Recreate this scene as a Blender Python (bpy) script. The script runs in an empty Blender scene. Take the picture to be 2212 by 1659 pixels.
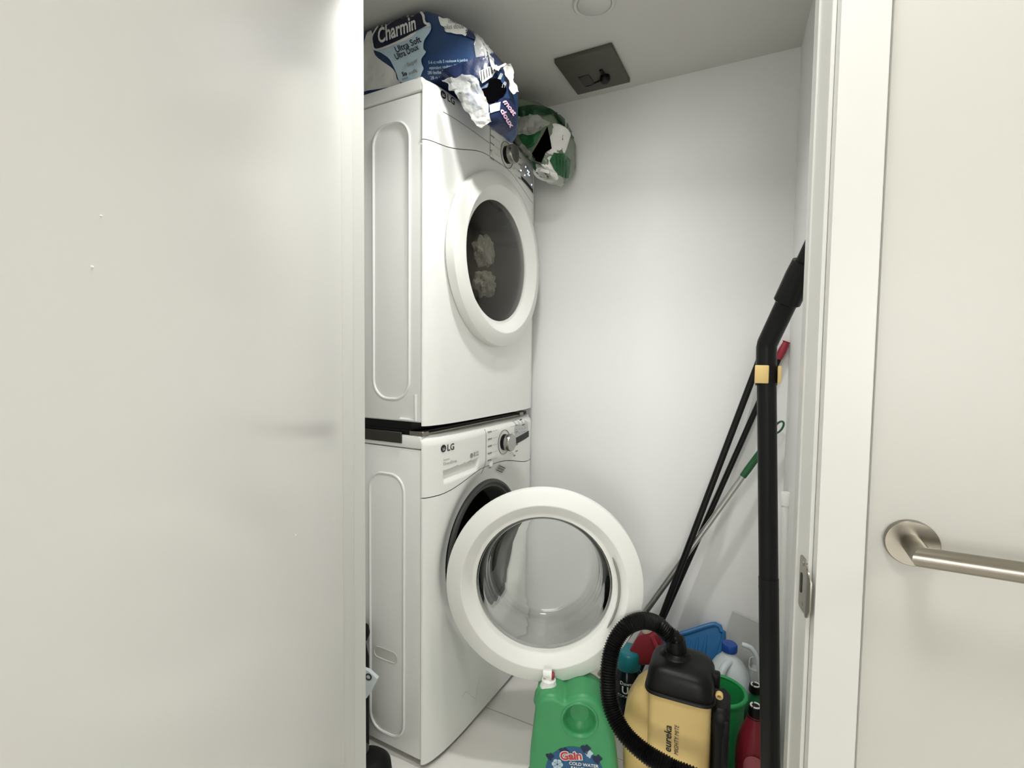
import bpy, bmesh, math, random
import numpy as np
from mathutils import Vector, Matrix, noise
random.seed(7)
SC = bpy.context.scene
COL = SC.collection
# ------------------------------------------------------------------ camera
W, H = 2212, 1659
F, YAW, PITCH, ROLL, CH = 1083.183, .4807, .0525, .0120, 1.2093
_cy, _sy = math.cos(YAW), math.sin(YAW)
FWD = np.array([-_sy*math.cos(PITCH), _cy*math.cos(PITCH), -math.sin(PITCH)])
_r = np.array([_cy, _sy, 0.]); _u = np.cross(_r, FWD)
RT = _r*math.cos(ROLL)+_u*math.sin(ROLL); UP = -_r*math.sin(ROLL)+_u*math.cos(ROLL)
cam = bpy.data.cameras.new('camera'); camo = bpy.data.objects.new('camera', cam); COL.objects.link(camo)
cam.sensor_fit = 'HORIZONTAL'; cam.sensor_width = 36; cam.lens = F/W*36; cam.clip_start = .02
camo.matrix_world = Matrix(((RT[0], UP[0], -FWD[0], 0), (RT[1], UP[1], -FWD[1], 0), (RT[2], UP[2], -FWD[2], CH), (0, 0, 0, 1)))
SC.camera = camo
# ------------------------------------------------------------------ world, exposure
SC.view_settings.view_transform = 'Standard'; SC.view_settings.look = 'None'
SC.view_settings.gamma = 1; SC.view_settings.use_curve_mapping = False
SC.view_settings.exposure = 0.70
wd = bpy.data.worlds.new('world'); SC.world = wd; wd.use_nodes = True
wd.node_tree.nodes['Background'].inputs[0].default_value = (1, .97, .9, 1)
wd.node_tree.nodes['Background'].inputs[1].default_value = .05
# unseen lights added for brightness; lamps: position, power
ADDED_HALL_LAMPS = [((-.05, .12, 2.40), 5.5), ((1.5, .05, 2.40), 5.0)]
ADDED_WINDOW_LIGHT = 7.0  # glow strength of the unseen window added behind the camera
ADDED_CLOSET_LIGHT = ((-.52, 1.03), 3.1)

# ------------------------------------------------------------------ helpers
def lin(c):
    return tuple(((v/255)/12.92 if v/255 <= .04045 else ((v/255+.055)/1.055)**2.4) for v in c)
MATS = {}
def M(name, col, rough=.5, metal=0, var=.04, scale=18, bump=0, bscale=60, trans=0, ior=1.45, coat=0, alpha=1, emit=0, emcol=None, spec=.5, sub=0):
    m = bpy.data.materials.new(name); m.use_nodes = True
    nt = m.node_tree; b = nt.nodes['Principled BSDF']; L = nt.links
    c = lin(col)
    b.inputs['Base Color'].default_value = (*c, 1)
    b.inputs['Roughness'].default_value = rough; b.inputs['Metallic'].default_value = metal
    b.inputs['IOR'].default_value = ior; b.inputs['Transmission Weight'].default_value = trans
    b.inputs['Coat Weight'].default_value = coat; b.inputs['Alpha'].default_value = alpha
    b.inputs['Specular IOR Level'].default_value = spec
    tc = nt.nodes.new('ShaderNodeTexCoord')
    if var:
        n = nt.nodes.new('ShaderNodeTexNoise'); n.inputs['Scale'].default_value = scale; n.inputs['Detail'].default_value = 4
        L.new(tc.outputs['Object'], n.inputs['Vector'])
        r = nt.nodes.new('ShaderNodeMix'); r.data_type = 'RGBA'
        r.inputs[6].default_value = (*[max(0, v*(1-var)) for v in c], 1)
        r.inputs[7].default_value = (*[min(1, v*(1+var)) for v in c], 1)
        L.new(n.outputs['Fac'], r.inputs[0]); L.new(r.outputs[2], b.inputs['Base Color'])
    if bump:
        n2 = nt.nodes.new('ShaderNodeTexNoise'); n2.inputs['Scale'].default_value = bscale; n2.inputs['Detail'].default_value = 3
        L.new(tc.outputs['Object'], n2.inputs['Vector'])
        bp = nt.nodes.new('ShaderNodeBump'); bp.inputs['Strength'].default_value = bump; bp.inputs['Distance'].default_value = .004
        L.new(n2.outputs['Fac'], bp.inputs['Height']); L.new(bp.outputs['Normal'], b.inputs['Normal'])
    if emit:
        b.inputs['Emission Color'].default_value = (*lin(emcol or col), 1); b.inputs['Emission Strength'].default_value = emit
    MATS[name] = m
    return m
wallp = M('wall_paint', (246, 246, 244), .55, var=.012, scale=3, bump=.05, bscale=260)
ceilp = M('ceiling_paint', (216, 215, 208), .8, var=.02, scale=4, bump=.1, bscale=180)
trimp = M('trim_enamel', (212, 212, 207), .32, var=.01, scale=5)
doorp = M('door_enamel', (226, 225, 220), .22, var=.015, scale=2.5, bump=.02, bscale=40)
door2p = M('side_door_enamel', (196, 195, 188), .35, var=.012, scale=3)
tilem = M('porcelain_tile', (242, 239, 233), .35, var=.05, scale=6)
groutm = M('grout', (120, 112, 98), .9)
steel = M('brushed_nickel', (150, 144, 133), .25, 1, var=.08, scale=90)
dsteel = M('dull_steel', (150, 146, 136), .35, 1, var=.05)
white = M('white_enamel', (243, 244, 240), .22, var=.006, scale=4, coat=.3)
whitep = M('white_plastic', (244, 244, 239), .3, var=.008, scale=6)
seamm = M('seam_grey', (150, 150, 144), .6)
black = M('black_plastic', (9, 9, 9), .42, var=.1, spec=.35)
blackr = M('black_rubber', (11, 11, 11), .55, var=.1, spec=.3)
gasket = M('grey_rubber', (70, 71, 69), .5, var=.06)
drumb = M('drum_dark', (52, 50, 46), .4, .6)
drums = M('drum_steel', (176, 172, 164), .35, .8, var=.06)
dgrey = M('dark_grey_steel', (70, 68, 62), .4, .5)
chrome = M('silver_knob', (178, 176, 170), .25, .9, var=.03)
inkd = M('ink_dark', (40, 40, 42), .6)
inkg = M('ink_grey', (150, 150, 148), .6)
lgrey = M('display_grey', (196, 198, 196), .3)
glass = M('clear_glass', (250, 252, 250), .02, trans=1, var=0, ior=1.45)
tglass = M('smoked_glass', (205, 202, 194), .04, trans=1, var=0, ior=1.3)
cloth = M('white_towelling', (240, 238, 230), .95, bump=.6, bscale=160)
yellow = M('yellow_plastic', (234, 204, 136), .4, var=.05, scale=12)
green = M('green_hdpe', (70, 156, 100), .38, var=.05)
red = M('red_plastic', (158, 46, 62), .4, var=.05)
dred = M('dark_red_plastic', (128, 34, 46), .35, var=.06)
teal = M('teal_plastic', (30, 128, 140), .35, var=.04)
navy = M('navy_bottle', (10, 22, 34), .2, var=.05)
navyd = M('navy_print', (16, 24, 48), .4)
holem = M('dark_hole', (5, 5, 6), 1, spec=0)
navyf = M('navy_film', (28, 40, 74), .3, var=.1, bump=.3, bscale=40)
blue = M('blue_plastic', (52, 116, 172), .35, var=.06)
bcap = M('blue_cap', (24, 70, 150), .35)
bluef = M('blue_film', (40, 66, 106), .3, var=.12, bump=.35, bscale=30)
lblue = M('pale_blue_print', (190, 212, 222), .4, var=.06, bump=.3, bscale=30)
film = M('clear_film', (205, 206, 200), .12, var=.15, scale=40, bump=1.0, bscale=55, alpha=.5)
filmg = M('smoky_film', (118, 132, 112), .2, var=.2, scale=30, bump=.8, bscale=45)
filmw = M('milky_film', (228, 228, 222), .25, var=.08, scale=30, bump=.8, bscale=45)
printw = M('print_white', (236, 236, 232), .45, var=.03)
printr = M('print_red', (196, 72, 76), .45)
printp = M('print_pink', (226, 190, 208), .45)
greenf = M('green_film', (36, 92, 54), .25, var=.15, bump=.5, bscale=40)
dgreen = M('dark_green_film', (22, 64, 38), .3, var=.15, bump=.4, bscale=40)
greenb = M('green_bucket', (40, 150, 82), .35, var=.05)
dgreenb = M('green_bottle', (30, 110, 66), .3)
paper = M('tissue_paper', (240, 239, 234), .95, bump=.5, bscale=120)
hdpe = M('milky_hdpe', (214, 222, 224), .35, var=.03, sub=.2)
alu = M('aluminium', (190, 190, 186), .3, .9, var=.04)
greyp = M('grey_polypropylene', (206, 208, 204), .35, trans=.08)
labelb = M('label_blue', (40, 92, 134), .4, var=.35, scale=60)
bristle = M('pale_bristle', (220, 214, 200), .8, var=.1)
panelm = M('dark_panel', (84, 82, 74), .55, var=.06)
lampg = M('added_lamp_opal', (255, 250, 244), .5, var=0, emit=5, emcol=(255, 250, 242))  # glow of the added hall lamps and closet downlight

ROOT = {}
def rootloc(o):
    while o.parent: o = o.parent
    return ROOT.get(o.name, np.zeros(3))
def empty(name, loc, label=None, cat=None, group=None, kind=None):
    o = bpy.data.objects.new(name, None); COL.objects.link(o); o.empty_display_size = .05
    o.location = loc; ROOT[o.name] = np.array(loc, float); tag(o, label, cat, group, kind)
    return o
def tag(o, label=None, cat=None, group=None, kind=None):
    if label: o['label'] = label
    if cat: o['category'] = cat
    if group: o['group'] = group
    if kind: o['kind'] = kind
    return o
def build(name, V, Fc, mat, parent=None, smooth=True, label=None, cat=None, kind=None, group=None, ang=40):
    V = np.array([tuple(v) for v in V], float)
    if parent is not None: base = rootloc(parent)
    else: base = np.array([(V[:, 0].min()+V[:, 0].max())/2, (V[:, 1].min()+V[:, 1].max())/2, V[:, 2].min()])
    me = bpy.data.meshes.new(name); me.from_pydata((V-base).tolist(), [], [list(f) for f in Fc]); me.update()
    bm = bmesh.new(); bm.from_mesh(me); bmesh.ops.recalc_face_normals(bm, faces=bm.faces); bm.to_mesh(me); bm.free()
    if smooth:
        me.polygons.foreach_set('use_smooth', [True]*len(me.polygons))
        try: me.set_sharp_from_angle(angle=math.radians(ang))
        except Exception: pass
    me.materials.append(MATS[mat] if isinstance(mat, str) else mat)
    o = bpy.data.objects.new(name, me); COL.objects.link(o)
    if parent is not None: o.parent = parent
    else: o.location = base; ROOT[o.name] = base
    return tag(o, label, cat, group, kind)
class G:
    """collects geometry for one mesh"""
    def __init__(s): s.V = []; s.F = []
    def add(s, V, Fc):
        n = len(s.V); s.V += [tuple(v) for v in V]; s.F += [[i+n for i in f] for f in Fc]; return s
def box(x0, x1, y0, y1, z0, z1, bev=0, seg=2):
    bm = bmesh.new(); bmesh.ops.create_cube(bm, size=1)
    for v in bm.verts:
        v.co = Vector(((x0+x1)/2+v.co.x*(x1-x0), (y0+y1)/2+v.co.y*(y1-y0), (z0+z1)/2+v.co.z*(z1-z0)))
    if bev: bmesh.ops.bevel(bm, geom=bm.edges[:]+bm.verts[:], offset=bev, segments=seg, affect='EDGES', profile=.5)
    bm.verts.ensure_lookup_table()
    V = [tuple(v.co) for v in bm.verts]; Fc = [[v.index for v in f.verts] for f in bm.faces]; bm.free()
    return V, Fc
def xf(VF, f): return [f(v) for v in VF[0]], VF[1]
def frame(axis):
    a = np.array(axis, float); a /= np.linalg.norm(a)
    t = np.array([0, 0, 1.]) if abs(a[2]) < .9 else np.array([1., 0, 0])
    u = np.cross(t, a); u /= np.linalg.norm(u); return a, u, np.cross(a, u)
def lathe(prof, c, axis=(0, 0, 1), segs=48, cap=True):
    a, u, v = frame(axis); c = np.array(c, float); V = []; Fc = []
    for r, h in prof:
        for k in range(segs):
            t = 2*math.pi*k/segs; V.append(c+a*h+(u*math.cos(t)+v*math.sin(t))*r)
    n = len(prof)
    for i in range(n-1):
        for k in range(segs):
            Fc.append([i*segs+k, i*segs+(k+1) % segs, (i+1)*segs+(k+1) % segs, (i+1)*segs+k])
    if cap:
        if prof[0][0] > 1e-6: Fc.append(list(range(segs))[::-1])
        if prof[-1][0] > 1e-6: Fc.append([(n-1)*segs+k for k in range(segs)])
    return V, Fc
def sweep(pts, rad, segs=16, cap=True):
    pts = [np.array(p, float) for p in pts]; n = len(pts)
    if not hasattr(rad, '__len__'): rad = [rad]*n
    T = [pts[min(i+1, n-1)]-pts[max(i-1, 0)] for i in range(n)]; T = [t/np.linalg.norm(t) for t in T]
    a, u, v = frame(T[0]); V = []; Fc = []
    for i in range(n):
        if i:
            u = u-T[i]*(u@T[i]); u /= np.linalg.norm(u)
        v = np.cross(T[i], u)
        for k in range(segs):
            t = 2*math.pi*k/segs; V.append(pts[i]+(u*math.cos(t)+v*math.sin(t))*rad[i])
    for i in range(n-1):
        for k in range(segs):
            Fc.append([i*segs+k, i*segs+(k+1) % segs, (i+1)*segs+(k+1) % segs, (i+1)*segs+k])
    if cap: Fc += [list(range(segs))[::-1], [(n-1)*segs+k for k in range(segs)]]
    return V, Fc
def spline(P, step=.01):
    P = [np.array(p, float) for p in P]; P = [2*P[0]-P[1]]+P+[2*P[-1]-P[-2]]; out = []
    for i in range(1, len(P)-2):
        p0, p1, p2, p3 = P[i-1:i+3]; n = max(2, int(np.linalg.norm(p2-p1)/step))
        for k in range(n):
            t = k/n
            out.append(.5*((2*p1)+(-p0+p2)*t+(2*p0-5*p1+4*p2-p3)*t*t+(-p0+3*p1-3*p2+p3)*t**3))
    out.append(P[-2]); return out
def loft(secs, cap=True):
    m = len(secs[0]); V = [p for s in secs for p in s]; Fc = []
    for i in range(len(secs)-1):
        for k in range(m): Fc.append([i*m+k, i*m+(k+1) % m, (i+1)*m+(k+1) % m, (i+1)*m+k])
    if cap: Fc += [list(range(m))[::-1], [(len(secs)-1)*m+k for k in range(m)]]
    return V, Fc
def sell(a, b, e=4, n=40):
    out = []
    for k in range(n):
        t = 2*math.pi*k/n; c, s = math.cos(t), math.sin(t)
        out.append((a*math.copysign(abs(c)**(2/e), c), b*math.copysign(abs(s)**(2/e), s)))
    return out
def interp(x, xs, ys): return float(np.interp(x, xs, ys))
def ray(px, py): return FWD+(px-W/2)/F*RT-(py-H/2)/F*UP
def P(px, py, Y):
    d = ray(px, py); return d*(Y/d[1])+np.array([0, 0, CH])
def PX(px, py, X):
    d = ray(px, py); return d*(X/d[0])+np.array([0, 0, CH])
def PZ(px, py, Z):
    d = ray(px, py); return d*((Z-CH)/d[2])+np.array([0, 0, CH])
class Plane:
    """vertical plane through point c with outward normal heading n: 2-D (u,z) <-> world"""
    def __init__(s, c, n):
        s.c = np.array(c, float); n = np.array([n[0], n[1], 0.]); s.n = n/np.linalg.norm(n); s.u = np.array([-s.n[1], s.n[0], 0])
    def uz(s, px, py):
        d = ray(px, py); o = np.array([0, 0, CH]); t = ((s.c-o)@s.n)/(d@s.n); q = o+d*t-s.c
        return (float(q@s.u), float(q[2]))
    def w(s, u, z, off=0.): return s.c+s.u*u+np.array([0, 0, z])+s.n*off
def mesh2d(me_bm, mapf, L):
    bm = me_bm
    bmesh.ops.triangulate(bm, faces=bm.faces[:])
    for _ in range(7):
        e = [x for x in bm.edges if x.calc_length() > L]
        if not e: break
        bmesh.ops.subdivide_edges(bm, edges=e, cuts=1); bmesh.ops.triangulate(bm, faces=bm.faces[:])
    bm.verts.index_update()
    V = [mapf(v.co.x, v.co.y) for v in bm.verts]; Fc = [[v.index for v in f.verts] for f in bm.faces]; bm.free()
    return V, Fc
def decal(name, pts, mapf, mat, parent, L=.03, label=None, smoothpts=False):
    if smoothpts:
        q = [np.array([*p, 0.]) for p in pts]; n = len(q); out = []
        for i in range(n):
            p0, p1, p2, p3 = q[i-1], q[i], q[(i+1) % n], q[(i+2) % n]
            for k in range(5):
                t = k/5; out.append(.5*((2*p1)+(-p0+p2)*t+(2*p0-5*p1+4*p2-p3)*t*t+(-p0+3*p1-3*p2+p3)*t**3))
        pts = [(a[0], a[1]) for a in out]
    bm = bmesh.new(); vs = [bm.verts.new((x, y, 0)) for x, y in pts]; bm.faces.new(vs)
    V, Fc = mesh2d(bm, mapf, L)
    return build(name, V, Fc, mat, parent, smooth=False, label=label)
def text(name, s, size, mapf, mat, parent, origin=(0, 0), rot=0, bold=0., shear=0., L=.03, align='LEFT', sx=1., label=None):
    cu = bpy.data.curves.new('t', 'FONT'); cu.body = s; cu.size = size; cu.offset = bold; cu.shear = shear; cu.align_x = align
    cu.resolution_u = 3; cu.fill_mode = 'FRONT'
    o = bpy.data.objects.new('t', cu); COL.objects.link(o)
    me = bpy.data.meshes.new_from_object(o.evaluated_get(bpy.context.evaluated_depsgraph_get()))
    bpy.data.objects.remove(o); bpy.data.curves.remove(cu)
    bm = bmesh.new(); bm.from_mesh(me); bpy.data.meshes.remove(me)
    c, si = math.cos(rot), math.sin(rot)
    for v in bm.verts:
        x, y = v.co.x*sx, v.co.y; v.co = Vector((origin[0]+x*c-y*si, origin[1]+x*si+y*c, 0))
    V, Fc = mesh2d(bm, mapf, L)
    return build(name, V, Fc, mat, parent, smooth=False, label=label)
def radial(bound, c, r0, na, nr, mapf):
    """panel with a round hole: rings from the circle r0 round c out to the closed polygon bound"""
    n = len(bound); R = []
    angs = [2*math.pi*k/na for k in range(na)]
    angs = sorted(set([round(a, 5) for a in angs]+[round(math.atan2(b[1]-c[1], b[0]-c[0]) % (2*math.pi), 5) for b in bound[::max(1, n//40)]]))
    for a in angs:
        d = np.array([math.cos(a), math.sin(a)]); best = None
        for i in range(n):
            p = np.array(bound[i])-c; q = np.array(bound[(i+1) % n])-c; e = q-p
            den = d[0]*e[1]-d[1]*e[0]
            if abs(den) < 1e-12: continue
            t = (p[0]*e[1]-p[1]*e[0])/den; s = (p[0]*d[1]-p[1]*d[0])/den
            if t > 1e-6 and -1e-6 <= s <= 1+1e-6 and (best is None or t < best): best = t
        R.append((d, best if best else r0))
    V = []; Fc = []; m = len(R)
    for j in range(nr+1):
        t = j/nr; t = .5-.5*math.cos(math.pi*t)
        for d, b in R:
            r = r0+(b-r0)*t; p = d*r; V.append(mapf(c[0]+p[0], c[1]+p[1]))
    for j in range(nr):
        for k in range(m): Fc.append([j*m+k, j*m+(k+1) % m, (j+1)*m+(k+1) % m, (j+1)*m+k])
    return V, Fc
def rrect(x0, x1, y0, y1, r, n=8):
    out = []
    for cx, cy, a0 in ((x1-r, y1-r, 0), (x0+r, y1-r, 90), (x0+r, y0+r, 180), (x1-r, y0+r, 270)):
        for k in range(n+1):
            a = math.radians(a0+90*k/n); out.append((cx+r*math.cos(a), cy+r*math.sin(a)))
    return out

# ------------------------------------------------------------------ setting
YW, YB, ZC, ZH = .70, 1.86, 2.197, 2.44
XL = -1.72
def S(name, VF, mat, **k): return build(name, VF[0], VF[1], mat, smooth=k.pop('smooth', False), kind='structure', **k)
S('wall_back', box(XL-.1, .3, YB, YB+.1, 0, ZH), wallp)
S('wall_left', box(XL-.1, XL, .83, YB, 0, ZC), wallp)
# the right closet wall runs slightly out of square
v, f = box(0, 1, 0, 1, 0, 1); v = [((.0415+.078*(YB-y2))+x*.1 if True else 0, y2, z*ZC) for x, y2, z in [(a, .83+b*(YB-.83), c) for a, b, c in v]]
S('wall_right', (v, f), wallp)
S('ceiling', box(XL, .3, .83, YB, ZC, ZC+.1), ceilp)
g = G(); g.add(*box(-3.2, -.80-.018, .715, .83, 0, ZH)); g.add(*box(-.82, .11, .715, .83, 2.0, ZH))
S('wall_front', (g.V, g.F), wallp)
g = G(); g.add(*box(.945, 3.2, .70, .83, 0, ZH)); g.add(*box(.11, .945, .70, .83, 2.05, ZH))
S('wall_hall_side', (g.V, g.F), wallp)
g = G(); WX0, WX1, WZ0, WZ1 = .3, 2.7, .65, 2.3
g.add(*box(-3.2, WX0, -6.2, -6.1, 0, ZH)); g.add(*box(WX1, 3.2, -6.2, -6.1, 0, ZH)); g.add(*box(WX0, WX1, -6.2, -6.1, 0, WZ0)); g.add(*box(WX0, WX1, -6.2, -6.1, WZ1, ZH))
S('wall_hall_back', (g.V, g.F), wallp)
dayl = M('added_window_glow', (250, 250, 246), .3, var=0, emit=ADDED_WINDOW_LIGHT, emcol=(252, 252, 250))  # glowing panes of an unseen window, added to light hall and closet
g = G(); g.add(*box(WX0, WX1, -6.19, -6.11, WZ0, WZ0+.05)); g.add(*box(WX0, WX1, -6.19, -6.11, WZ1-.05, WZ1)); g.add(*box(WX0, WX0+.05, -6.19, -6.11, WZ0, WZ1)); g.add(*box(WX1-.05, WX1, -6.19, -6.11, WZ0, WZ1))
g.add(*box((WX0+WX1)/2-.02, (WX0+WX1)/2+.02, -6.18, -6.12, WZ0, WZ1)); g.add(*box(WX0, WX1, -6.18, -6.12, (WZ0+WZ1)/2-.02, (WZ0+WZ1)/2+.02))
win = S('added_window_1', (g.V, g.F), trimp, label='unseen glowing four-pane window added at the far end of the hall')
for a_, b_ in ((WX0+.05, (WX0+WX1)/2-.02), ((WX0+WX1)/2+.02, WX1-.05)):
    for c_, d_ in ((WZ0+.05, (WZ0+WZ1)/2-.02), ((WZ0+WZ1)/2+.02, WZ1-.05)): build('pane', *box(a_, b_, -6.16, -6.15, c_, d_), dayl, win, smooth=False)
S('wall_hall_left', box(-3.3, -3.2, -6.2, .83, 0, ZH), wallp)
S('wall_hall_right', box(3.2, 3.3, -6.2, .83, 0, ZH), wallp)
S('ceiling_hall', box(-3.3, 3.3, -6.2, .83, ZH, ZH+.1), ceilp)
fl = S('floor', box(-3.3, 3.3, -6.2, YB, -.06, -.004), groutm)
T = .61; gx = -.6; gy = 1.45; mesh_cache = {}
for i in range(-5, 7):
    for j in range(-13, 1):
        x0, x1 = gx+i*T, gx+(i+1)*T; y0, y1 = gy+j*T, gy+(j+1)*T
        x0, x1, y0, y1 = max(x0, -3.3), min(x1, 3.3), max(y0, -6.2), min(y1, YB)
        if x1-x0 < .02 or y1-y0 < .02: continue
        key = (round(x1-x0, 3), round(y1-y0, 3))
        if key not in mesh_cache:
            t = build('tile', *box(x0+.0015, x1-.0015, y0+.0015, y1-.0015, -.006, 0, .001, 1), tilem, fl, smooth=False)
            mesh_cache[key] = (t, x0, y0)
        else:
            t0, a, b = mesh_cache[key]; t = t0.copy(); COL.objects.link(t); t.parent = fl; t.location = (x0-a, y0-b, 0)
# left jamb with stop
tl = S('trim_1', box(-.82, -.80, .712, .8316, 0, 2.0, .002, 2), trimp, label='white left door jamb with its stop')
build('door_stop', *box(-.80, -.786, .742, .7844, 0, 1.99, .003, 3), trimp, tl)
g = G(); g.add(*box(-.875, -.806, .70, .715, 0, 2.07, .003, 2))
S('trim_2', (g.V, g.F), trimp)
# head jamb
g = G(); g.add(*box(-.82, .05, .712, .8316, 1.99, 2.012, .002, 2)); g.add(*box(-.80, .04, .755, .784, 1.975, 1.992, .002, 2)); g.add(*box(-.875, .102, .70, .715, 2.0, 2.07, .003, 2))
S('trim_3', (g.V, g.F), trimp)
# right jamb: splayed rebate, stop and casing in plan
def prism(pl, z0, z1): return loft([[(x, y, z0) for x, y in pl], [(x, y, z1) for x, y in pl]])
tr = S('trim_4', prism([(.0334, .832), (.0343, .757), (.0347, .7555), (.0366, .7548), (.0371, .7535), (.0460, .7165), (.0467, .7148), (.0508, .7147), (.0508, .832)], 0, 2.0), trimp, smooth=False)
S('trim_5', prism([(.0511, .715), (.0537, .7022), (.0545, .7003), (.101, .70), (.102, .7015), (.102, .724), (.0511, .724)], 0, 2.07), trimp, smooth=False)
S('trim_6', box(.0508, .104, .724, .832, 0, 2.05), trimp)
# strike plate on the rebate face
pa, pb = np.array([.0371, .7535]), np.array([.0460, .7165]); pd = (pb-pa)/np.linalg.norm(pb-pa); pn = np.array([-pd[1], pd[0]]); pn = pn if pn[0] < 0 else -pn
zs = float(P(1744, 1258, .735)[2])
sp = lambda s, z, o=.001: (pa[0]+pd[0]*s+pn[0]*o, pa[1]+pd[1]*s+pn[1]*o, z)
V1, F1 = loft([[sp(s, z, o) for s, z in rrect(.012, .0395, zs-.034, zs+.034, .006)] for o in (0, .0012)])
st = build('strike_plate', V1, F1, steel, tr, label='brushed metal strike plate on the jamb')
g = G()
ends = []
for k in range(9):
    t = k/8; y = .7175-.0175*t; x = .0462-.0022*math.sin(t*math.pi*.5)+.006*t*t
    hz = .030-.012*max(0, t-.5)*2*max(0, t-.5)*2
    ends.append([(x-.0012, y, zs-.005-hz), (x+.0004, y, zs-.005-hz), (x+.0004, y, zs-.005+hz), (x-.0012, y, zs-.005+hz)])
g.add(*loft(ends)); build('strike_lip', g.V, g.F, dsteel, st)
decal('latch_hole', rrect(.017, .024, zs-.014, zs+.012, .003), lambda s, z: sp(s, z, .0016), black, st)
for dz in (-.026, .026): build('screw', *lathe([(.0001, .0006), (.0028, .0004), (.003, 0)], sp(.026, zs+dz, .0013), (*pn, 0), 12), dsteel, st)

# closet door leaf, half open
TH = math.radians(52); piv = np.array([-.80, .71]); dn = np.array([math.sin(TH), math.cos(TH)]); dd = np.array([math.cos(TH), -math.sin(TH)])
def leaf(t, o, z): q = piv+dd*t+dn*o; return (q[0], q[1], z)
dr = S('door_1', xf(box(.0, .858, .0, .04, .008, 1.985, .0015, 1), lambda v: leaf(*v)), doorp, label='open white glossy closet door filling the left of the view')
for z in (.25, 1.02, 1.76): build('hinge', *lathe([(.006, -.045), (.006, .045)], leaf(-.003, -.004, z), segs=12), steel, dr)
# small paint chips on the door face
def on_leaf(px, py):
    d = ray(px, py); n3 = np.array([dn[0], dn[1], 0]); p0 = np.array(leaf(0, .04, 0)); o = np.array([0, 0, CH])
    return o+d*(((p0-o)@n3)/(d@n3))
for px, py, r in ((198, 577, .0008), (217, 466, .0005), (722, 1121, .0012), (638, 1156, .0010)):
    c = on_leaf(px, py); build('paint_chip', *lathe([(r, 0), (r*.8, .0006), (.0001, .0009)], c, (*dn, 0), 10), whitep, dr)
def lever(parent, c, n, udir, length=.125, off=.05):
    n = np.array([*n, 0.]); u3 = np.array([*udir, 0.]); c = np.array(c, float)
    ro = build('rosette', *lathe([(.0262, 0), (.0262, .0072), (.0255, .008), (.0001, .008)], c, n, 64), steel, parent)
    r = .0106
    # neck and bar meet in a mitre
    k0 = []; k1 = []; a, uu, vv = frame(n)
    z3 = np.array([0, 0, 1.]); segs = 32
    e = c+n*off
    for i in range(segs):
        t = 2*math.pi*i/segs; k0.append(c+n*.008+u3*r*math.cos(t)+z3*r*math.sin(t)); k1.append(e+u3*r*math.cos(t)+z3*r*math.sin(t)-n*r*math.cos(t)*-1*(-1))
    V, Fc = loft([k0, k1], cap=True); nk = build('neck', V, Fc, steel, ro)
    b0 = [e+u3*r*math.cos(2*math.pi*i/segs)+z3*r*math.sin(2*math.pi*i/segs)-n*r*math.cos(2*math.pi*i/segs) for i in range(segs)]
    b1 = [p+u3*(length-(p-e)@u3) for p in b0]
    build('lever_bar', *loft([b0, b1]), steel, ro)
    return ro
# neighbouring door
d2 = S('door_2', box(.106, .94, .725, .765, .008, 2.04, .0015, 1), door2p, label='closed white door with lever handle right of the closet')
rc = P(1971, 1175, .717); lever(d2, (rc[0], .725, rc[2]), (0, -1), (1, 0), .14, .052)

# ------------------------------------------------------------------ ceiling fittings and added, unseen hall lamps
c = PZ(1283, 6, ZC); c = (-.478, 1.383, ZC)
o = empty('ceiling_disc', (c[0], c[1], ZC-.008), 'white round cover plate on the closet ceiling', 'cover plate')
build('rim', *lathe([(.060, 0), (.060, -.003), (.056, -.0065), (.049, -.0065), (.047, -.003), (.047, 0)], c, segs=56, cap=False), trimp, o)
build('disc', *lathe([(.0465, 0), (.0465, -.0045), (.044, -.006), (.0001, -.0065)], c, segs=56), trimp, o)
o = empty('ceiling_panel', (-.59, 1.71, ZC-.016), 'dark grey square plate on the closet ceiling', 'ceiling plate')
q0 = [PZ(*p, ZC-.016) for p in ((1202, 136), (1323, 98), (1357, 178), (1247, 209))]
cx, cy = np.mean([p[0] for p in q0]), np.mean([p[1] for p in q0]); hw = .097; hh = .112
pl = build('plate', *box(cx-hw, cx+hw, cy-hh, cy+hh, ZC-.016, ZC-.001, .002, 2), panelm, o)
build('recess_plate', *box(cx-.055, cx-.016, cy+.0, cy+.062, ZC-.019, ZC-.014, .001, 1), dgrey, pl)
k = cx+.030
build('latch_knob', *lathe([(.016, 0), (.018, -.012), (.014, -.020), (.0001, -.021)], (k, cy+.035, ZC-.016), segs=24), black, pl)
build('latch_bar', *box(k-.006, k+.006, cy-.012, cy+.030, ZC-.022, ZC-.015, .002, 1), black, pl)
build('latch_wire', *sweep([(k-.01, cy+.045, ZC-.019), (cx-.03, cy+.064, ZC-.018), (cx-.05, cy+.064, ZC-.018)], .0022, 8), black, pl)
for i, (lp, pw) in enumerate(ADDED_HALL_LAMPS):
    o = empty('added_hall_lamp', (lp[0], lp[1], lp[2]-.07), ['unseen opal hall lamp added for brightness, nearer the closet', 'unseen opal hall lamp added for brightness, further along the hall'][i], 'lamp', 'added hall lamps')
    build('lamp_base', *lathe([(.17, .0395), (.17, .02), (.165, .015)], lp, segs=40), whitep, o)
    build('lamp_shade', *lathe([(.16, .015), (.158, -.02), (.13, -.045), (.07, -.06), (.0001, -.064)], lp, segs=40), lampg, o)
    ld = bpy.data.lights.new('lamp_light', 'AREA'); ld.shape = 'DISK'; ld.size = .34; ld.energy = pw; ld.color = (1, .997, .985)
    lo = bpy.data.objects.new('lamp_light', ld); COL.objects.link(lo); lo.parent = o; lo.location = (0, 0, -.005)

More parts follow.
